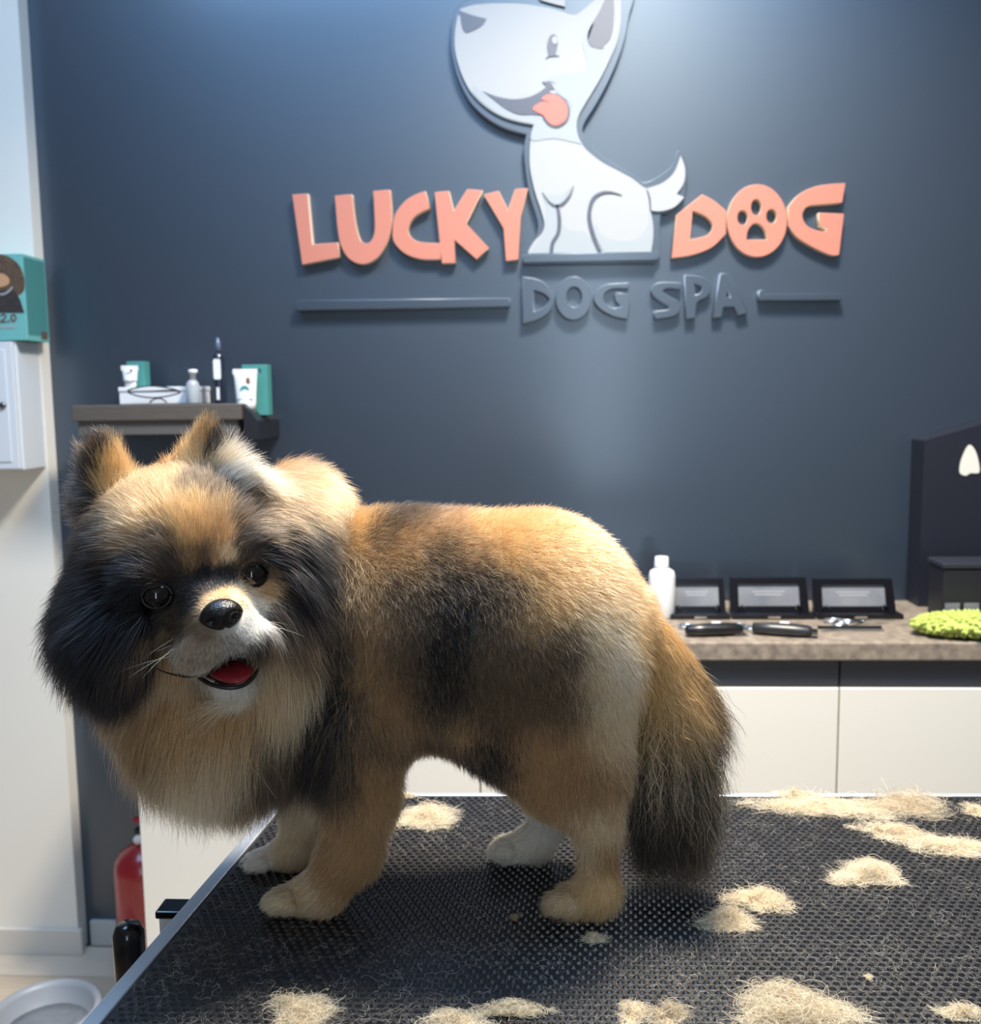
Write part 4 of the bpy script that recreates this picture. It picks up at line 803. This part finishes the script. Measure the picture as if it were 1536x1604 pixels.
Q[..., 2] = np.maximum(Q[..., 2], TZ+.0006)
add_fur('fur', Q, np.clip(.00010+.0012*L, .00010, .00020)*RNG.uniform(.8, 1.3, len(L)), None, c1, c2, FM, dog)
# ---- the tail's brush: long crimped hair hanging from the tail bone
tk = 20000; tp = np.array([P3(1000, 955, -.004), P3(1040, 1040, -.006), P3(1050, 1110, -.004), P3(1056, 1190, 0), P3(1060, 1275, .002)])
tt = RNG.beta(1.15, 1.1, tk)*(len(tp)-1.001); ii = tt.astype(int); fr_ = (tt-ii)[:, None]; base = tp[ii]*(1-fr_)+tp[ii+1]*fr_
u_ = tt/(len(tp)-1); ang = RNG.uniform(0, 2*math.pi, tk); out = R2*np.cos(ang)[:, None]*1.0-_d*np.sin(ang)[:, None]*.75
rootp = base+out*(RP(1)*np.interp(u_, [0, .3, 1], [20, 26, 14]))[:, None]
Ln = RP(1)*np.interp(u_, [0, .25, .6, 1], [90, 130, 165, 125])*RNG.uniform(.5, 1.12, tk)
spread = np.interp(u_, [0, .3, 1], [.35, .62, .58])*RNG.uniform(.6, 1.2, tk); dirr = out*spread[:, None]-U2+R2*np.interp(u_, [0, .28, .45, 1], [.85, .75, .04, -.14])[:, None]; dirr += RNG.normal(0, .14, (tk, 3)); dirr /= np.linalg.norm(dirr, axis=1, keepdims=True)
K = 16; s = np.linspace(0, 1, K)[None, :, None]; ph = RNG.uniform(0, 6.28, (tk, 1, 1)); fq = RNG.uniform(10, 26, (tk, 1, 1)); am = RNG.uniform(.0004, .0030, (tk, 1, 1))*np.interp(u_, [0, .3, .5], [.3, .8, 1.3])[:, None, None]
sd_ = np.cross(dirr, out); sd_ /= np.linalg.norm(sd_, axis=1, keepdims=True)
Q = rootp[:, None]+dirr[:, None]*Ln[:, None, None]*s+np.array([0, 0, -1])*Ln[:, None, None]*s*s*.18-out[:, None]*Ln[:, None, None]*s*s*.14
Q = clump(Q, Ln, .05, .5, .01)+(sd_[:, None]*np.sin(fq*s+ph)+out[:, None]*np.cos(fq*s*.8+ph))*am*np.clip(s*2, 0, 1)
Q[..., 2] = np.maximum(Q[..., 2], TZ+.0008)
zt_ = Q[:, :, 2]; zz0, zz1 = P3(1050, 1090)[2], P3(1050, 1190)[2]; zlow = P3(1050, 1255)[2]
light = (np.sin(ang) > -.1) & (RNG.random(tk) < .34)
shift = RNG.normal(0, .012, tk); dkp = np.clip((zz0-(zt_+shift[:, None]))/(zz0-zz1), 0, 1)[..., None]
lowp = np.clip((zlow+.012-(zt_+shift[:, None]*1.3))/.024, 0, 1)[..., None]
gold = lin(GOLD)*RNG.uniform(.75, 1.15, (tk, 1, 1)); drk = lin(DARK)*RNG.uniform(.4, 1.5, (tk, 1, 1)); lgt = lin((222, 194, 156))*RNG.uniform(.6, 1.15, (tk, 1, 1))
body_c = gold*(1-dkp)+drk*dkp; lite_c = gold*(1-dkp)+lgt*dkp; lite_c = lite_c*(1-lowp*.9)+drk*lowp*.9
wisp = ((np.cos(ang) > .45) & (u_ > .08) & (u_ < .45) & (RNG.random(tk) < .7))[:, None, None]; tipm = np.clip((np.linspace(0, 1, K)-.45)/.3, 0, 1)[None, :, None]
colp = np.where(light[:, None, None], lite_c, body_c); colp = np.where(wisp, colp*(1-tipm)+lin(DARK)*tipm, colp)
add_fur('tail_brush', Q, np.where(light, .00020, .00014)*RNG.uniform(.8, 1.4, tk), np.clip(colp, 0, .9), None, None, FM, dog)
# ---- face parts
dk_eye = mat('eye_dark_brown', srgb(20, 13, 11), .07)
for i, c in enumerate(eye_c):
    e = link('eye', ball_me((0, 0, 0), ER, ER, ER, 4), dk_eye, dog, label='dark glossy round eye'); e.matrix_parent_inverse = Matrix(); e.location = c
    # rim of the lids
    f = HR[:, 1]*.9+np.array(R2)*(-.18 if i == 0 else .10); f /= np.linalg.norm(f); a1 = np.cross(f, HR[:, 2]); a1 /= np.linalg.norm(a1); a2 = np.cross(a1, f)
    link('eyelid_rim', tube_me([tuple(c+f*ER*.62+ER*.84*(a1*math.cos(k*.2618)*1.04+a2*math.sin(k*.2618)*.86)) for k in range(24)], .0009, 8, True), mat('eyelid_black', srgb(20, 16, 15), .6), dog)
    bm = bmesh.new(); bmesh.ops.create_uvsphere(bm, u_segments=28, v_segments=20, radius=1)
    bmesh.ops.delete(bm, geom=[v for v in bm.verts if v.co.z < .50 and not (v.co.z < -.66)], context='VERTS')
    tl = math.radians(16 if i == 0 else -10)
    for v in bm.verts:
        q = np.array([v.co.x*math.cos(tl)-v.co.z*math.sin(tl)*0, v.co.y, v.co.z+v.co.x*math.sin(tl)*.6]); q = q/np.linalg.norm(q)*ER*1.07
        v.co = Vector(c+HR @ q)
    link('eyelid', bm_mesh(bm, 'lid', True), mat('eyelid_brown', srgb(46, 36, 31), .7), dog)
nose_m = mat('nose_leather', srgb(18, 16, 18), .28, bump=.35, bscale=900)
bm = bmesh.new(); bmesh.ops.create_icosphere(bm, subdivisions=5, radius=1)
for v in bm.verts:
    x, y_, z = v.co
    w = 1-.18*max(0, -z); yy_ = y_; px_ = x*.0134*w*(1-.10*max(0, z)); pz_ = z*.0104
    fx = abs(px_)
    for sx_ in (-1, 1):
        d2 = ((px_-sx_*.0068)/.0036)**2+((pz_+.0012)/.0028)**2
        if y_ > 0: yy_ -= .42*math.exp(-d2)
    if y_ > 0 and z < .2: yy_ -= .16*math.exp(-(px_/.0011)**2)*min(1, (.2-z)*2)
    q = HP(px_, .040+yy_*.0125+(.002*z), -.0165+pz_); v.co = Vector(q)
link('nose', bm_mesh(bm, 'nose', True), nose_m, dog, label='black leathery nose')
tongue_m = mat('tongue_red', srgb(140, 36, 42), .38, bump=.2, bscale=400)
bm = bmesh.new(); bmesh.ops.create_icosphere(bm, subdivisions=4, radius=1)
for v in bm.verts:
    x, y_, z = v.co; gr = -.12*math.exp(-(x/.18)**2)*(1 if z > 0 else 0)
    q = HP(.004+x*.0145*(1-.12*y_), .016+y_*.0235, -.0560+(z+gr)*.0052-.004*max(0, y_)**2); v.co = Vector(q)
link('tongue', bm_mesh(bm, 'tongue', True), tongue_m, dog, label='red tongue in the open mouth')
lipm = mat('lip_black', srgb(24, 18, 18), .4)
def lipline(pts, r=.0016):
    xy = smooth_loop([(a, b) for a, b, c in pts], 6, False); xz = smooth_loop([(a, c) for a, b, c in pts], 6, False)
    n = len(xy); link('lip', tube_me([tuple(HP(p[0], p[1], q[1])) for p, q in zip(xy, xz)], [r*(.35+.65*min(1, 4*k/n, 4*(n-1-k)/n)) for k in range(n)], 8), lipm, dog)
lipline([(-.030, .012, -.0515), (-.019, .0205, -.0545), (-.013, .0300, -.0590), (-.004, .0362, -.0626), (.006, .0370, -.0632), (.015, .0322, -.0595), (.022, .020, -.0540)], .0014)
lipline([(-.040, .002, -.0470), (-.034, .0110, -.0500), (-.024, .0240, -.0525), (-.012, .0345, -.0505), (0, .0405, -.0445), (.012, .0345, -.0505), (.024, .024, -.0525), (.034, .010, -.050)], .0007)
lipline([(0, .0425, -.027), (0, .0420, -.036), (0, .0408, -.0445)], .0011)
wh_m = mat('whisker_white', srgb(226, 216, 200), .4)
for sx_ in (-1, 1):
    for k in range(6):
        a = np.array([sx_*(.019+.001*k), .024-.005*k, -.028-.006*(k % 3)]); dv = np.array([sx_*1.0, .10-.12*k, -.35+.22*(k % 3)])
        dv = dv/np.linalg.norm(dv); Lw = .034+.004*((k*5) % 4)
        pts = [a+dv*Lw*t+np.array([0, 0, -.006])*t*t for t in np.linspace(0, 1, 6)]
        link('whisker', tube_me([tuple(HP(*q)) for q in pts], [.00016, .00015, .00013, .00011, .00008, .00004], 5), wh_m, dog)
claw_m = mat('claw_dark', srgb(40, 34, 32), .35)
for (a_, b_, dy) in ((418, 1426, N_-.012), (426, 1428, N_-.022), (862, 1424, N_-.012), (868, 1428, N_-.022), (384, 1361, Fr-.006), (772, 1341, Fr-.002)):
    q = P3(a_, b_, dy); q[2] = TZ+.004
    link('claw', tube_me([tuple(q+np.array([.006, 0, .003])), tuple(q+np.array([.001, 0, .002])), tuple(q+np.array([-.004, 0, -.002]))], [.0018, .0015, .0004], 8), claw_m, dog)
print('strands', len(P0))
# ------------------------------------------------------------------ cut hair on the mat
HM = fur_mat('cut_hair')
wool = mat('matted_undercoat', srgb(184, 160, 124), .95, noise=.3, scale=160, col2=srgb(212, 188, 150), bump=.8, bscale=700)
wool_b = mat('matted_undercoat_brown', srgb(140, 116, 92), .95, noise=.3, scale=160, col2=srgb(190, 166, 136), bump=.8, bscale=700)
CR, CB = lin((226, 208, 174)), lin((150, 134, 106))
def hair_clump(px_, py_, w, d, h, n, lab, tilt=0., brown=0., arch=False, seed=0):
    """a tangled tuft: centre on the mat under the pixel, w/d/h in metres"""
    rg = np.random.default_rng(100+seed); c = pz(px_, py_, TZ); c[2] = TZ
    ct, st_ = math.cos(tilt), math.sin(tilt)
    bm = bmesh.new(); bmesh.ops.create_icosphere(bm, subdivisions=4, radius=1)
    ph = rg.uniform(0, 6.28, 8); gx, gy, gs, gh = rg.uniform(-.75, .75, 7), rg.uniform(-.6, .6, 7), rg.uniform(.16, .42, 7), rg.uniform(.35, 1.0, 7)
    def hf(x, y_): return sum(gh[q]*np.exp(-((x-gx[q])**2+(y_-gy[q])**2)/gs[q]**2) for q in range(7))
    for v in bm.verts:
        x, y_, z = v.co; a = math.atan2(y_, x)
        k = 1+.30*math.sin(2*a+ph[0])+.24*math.sin(3*a+ph[1])+.18*math.sin(5*a+ph[2])
        k *= 1+.12*math.sin(9*x+ph[3])*math.cos(7*y_+ph[4])
        hz = max(0, z)*(.25+.75*min(1.3, float(hf(x, y_))))
        X, Y_ = x*w*.30*k, y_*d*.30*k
        v.co = Vector((c[0]+X*ct-Y_*st_, c[1]+X*st_+Y_*ct, TZ+.0002+hz*h*.55))
    o = link('hair_clump', bm_mesh(bm, 'clump', True), wool_b if brown > .5 else wool)
    tag(o, lab, 'hair clump', 'tufts of cut hair on the table mat')
    K = 9; r = rg.random(n)**.62*1.05; a = rg.uniform(0, 6.28, n)
    k = 1+.30*np.sin(2*a+ph[0])+.24*np.sin(3*a+ph[1])+.18*np.sin(5*a+ph[2])
    X, Y_ = r*np.cos(a)*w*.47*k, r*np.sin(a)*d*.47*k; z0 = h*np.sqrt(np.clip(1-r**2, 0, 1))*(.25+.75*np.minimum(1.3, hf(r*np.cos(a), r*np.sin(a))))*rg.uniform(.15, 1.0, n)
    P = np.stack([c[0]+X*ct-Y_*st_, c[1]+X*st_+Y_*ct, TZ+z0], 1)
    th = rg.uniform(0, 6.28, n); L = rg.uniform(.25, .62, n)*min(w, d*1.6)*rg.choice([1, 1, 1, 1.5], n)
    s = np.linspace(-.5, .5, K)[None]; bend = rg.normal(0, 3.6, n)
    A_ = th[:, None]+bend[:, None]*s; stp = (L/(K-1))[:, None]
    dx = np.cumsum(np.cos(A_)*stp, 1); dy = np.cumsum(np.sin(A_)*stp, 1); dx -= dx.mean(1, keepdims=True); dy -= dy.mean(1, keepdims=True)
    dz = rg.normal(0, .10, n)[:, None]*s*L[:, None]*2-(s*2)**2*(z0*.45)[:, None]+np.sin(s*9+th[:, None])*.0006
    Q = P[:, None]+np.stack([dx, dy*.8, dz], -1)
    if arch: Q[..., 2] += (h*.8*np.clip(1-((Q[..., 0]-c[0])/(w*.5))**2, 0, 1))
    Q[..., 2] = np.maximum(Q[..., 2], TZ+.0006)
    br = (rg.random((n, 1)) < brown); col = np.where(br, CB, CR)*rg.uniform(.7, 1.25, (n, 1))
    f = add_fur('strands', Q, np.full(n, .00011)*rg.uniform(.7, 1.4, n), None, col, col*1.05, HM, o)
    return o
clumps = [
 (662, 1284, .066, .030, .013, 900, 'flat pale tuft of cut hair behind the front leg under the belly', 0, .1),
 (628, 1248, .030, .010, .004, 260, 'thin wisp of cut hair at the far table edge behind the dog', 0, .4),
 (1290, 1266, .100, .036, .011, 1300, 'long pale tuft of cut hair by the far edge behind the tail', -.15, .2),
 (1243, 1246, .030, .014, .010, 350, 'small pale tuft standing up at the far table edge', 0, .2),
 (1415, 1262, .085, .040, .006, 700, 'thin brownish mat of cut hair at the far edge, right of the long tuft', 0, .7),
 (1405, 1308, .060, .024, .009, 650, 'pale tuft of cut hair in front of the brownish mat', -.2, .2),
 (1495, 1328, .070, .026, .010, 800, 'pale tuft of cut hair at the frame edge, next to another tuft', -.2, .15),
 (1530, 1272, .024, .022, .010, 280, 'small tuft of cut hair at the far corner of the picture', 0, .2),
 (1358, 1372, .060, .026, .012, 850, 'bow-shaped pale tuft of cut hair alone on the open mat', .12, .1),
 (1190, 1412, .040, .024, .010, 650, 'oval golden tuft of cut hair just right of the tail tip', 0, .1),
 (1140, 1446, .036, .022, .010, 550, 'pale round tuft of cut hair in front of the tail shadow', -.1, .15),
 (932, 1472, .015, .014, .004, 160, 'tiny tuft of cut hair in front of the hind paw', -.3, .1),
 (806, 1438, .008, .010, .004, 80, 'tiny brown tuft of cut hair in the dog shadow', 0, .8),
 (1240, 1592, .052, .034, .019, 1700, 'biggest fluffy tan tuft of cut hair at the bottom of the picture', -.1, .25),
 (474, 1588, .036, .028, .012, 1000, 'loose golden tuft of cut hair at the bottom near the table corner', .2, .3),
 (715, 1600, .046, .014, .006, 500, 'low pale tuft of cut hair at the bottom under the dog', 0, .2),
 (800, 1588, .040, .012, .005, 450, 'arched lock of cut hair beside the low pale tuft', 0, .3),
 (990, 1590, .018, .022, .008, 320, 'narrow upright golden tuft of cut hair at the bottom edge', 0, .2),
 (1044, 1594, .024, .020, .008, 320, 'brownish wispy tuft of cut hair next to the narrow golden tuft', 0, .6),
 (1505, 1588, .024, .014, .006, 320, 'small flat tuft of cut hair in the bottom right corner', -.2, .3),
 (1360, 1532, .006, .006, .003, 60, 'tiny pale speck of cut hair between the bigger tufts', 0, .1),
]
for i, q in enumerate(clumps):
    hair_clump(q[0], q[1], q[2], q[3], q[4], int(q[5]*1.5), q[6], q[7], q[8], q[0] == 800, i)
# single hairs lying all over the mat
rg = np.random.default_rng(5); n = 9000
a, b = rg.uniform(.012, .80, n*3), rg.uniform(.012, .50, n*3)
pos = c0[None]+a[:, None]*ur+b[:, None]*ul
fld = np.sin(pos[:, 0]*23+1.3)*np.sin(pos[:, 1]*31+.4)+.6*np.sin(pos[:, 0]*61+2)*np.sin(pos[:, 1]*47)
und = np.exp(-((pos[:, 0]+.09)/.16)**2-((pos[:, 1]-.69)/.05)**2)
pr = np.clip(.55+.35*fld+.5*(pos[:, 1] < .62)-.7*und, .06, 1); keep = rg.random(n*3) < pr; pos = pos[keep][:n]; n = len(pos)
K = 8; th = rg.uniform(0, 6.28, n); L = rg.gamma(3, .0036, n); bend = rg.normal(0, 2.2, n); s = np.linspace(-.5, .5, K)[None]
A_ = th[:, None]+bend[:, None]*s+.5*np.sin(s*11+th[:, None]); stp = (L/(K-1))[:, None]
Q = np.stack([pos[:, :1]+np.cumsum(np.cos(A_)*stp, 1), pos[:, 1:]+np.cumsum(np.sin(A_)*stp, 1), np.full((n, K), TZ+.0004)+np.abs(np.sin(s*5+th[:, None]))*.0014], -1)
col = np.where(rg.random((n, 1)) < .3, CB, lin((214, 204, 188)))*rg.uniform(.6, 1.2, (n, 1))
lh = add_fur('loose_hair', Q, np.full(n, .000048)*rg.uniform(.7, 1.5, n), None, col, col, HM, None)
lh['kind'] = 'stuff'; tag(lh, 'single fine pale hairs scattered over the studded table mat', 'hair')
# ------------------------------------------------------------------ put each one-mesh thing's origin at its base
for o in list(bpy.data.objects):
    if o.parent is None and o.type == 'MESH' and o.data.users == 1 and o.location.length == 0 and len(o.data.vertices):
        co = np.empty(len(o.data.vertices)*3, np.float32); o.data.vertices.foreach_get('co', co); co = co.reshape(-1, 3)
        lo, hi = co.min(0), co.max(0); c = Vector(((lo[0]+hi[0])/2, (lo[1]+hi[1])/2, lo[2]))
        if o.get('kind') == 'structure': continue
        o.data.transform(Matrix.Translation(-c)); o.location = c
        for ch in o.children: ch.matrix_parent_inverse = Matrix.Translation(-c)
bpy.context.view_layer.update()
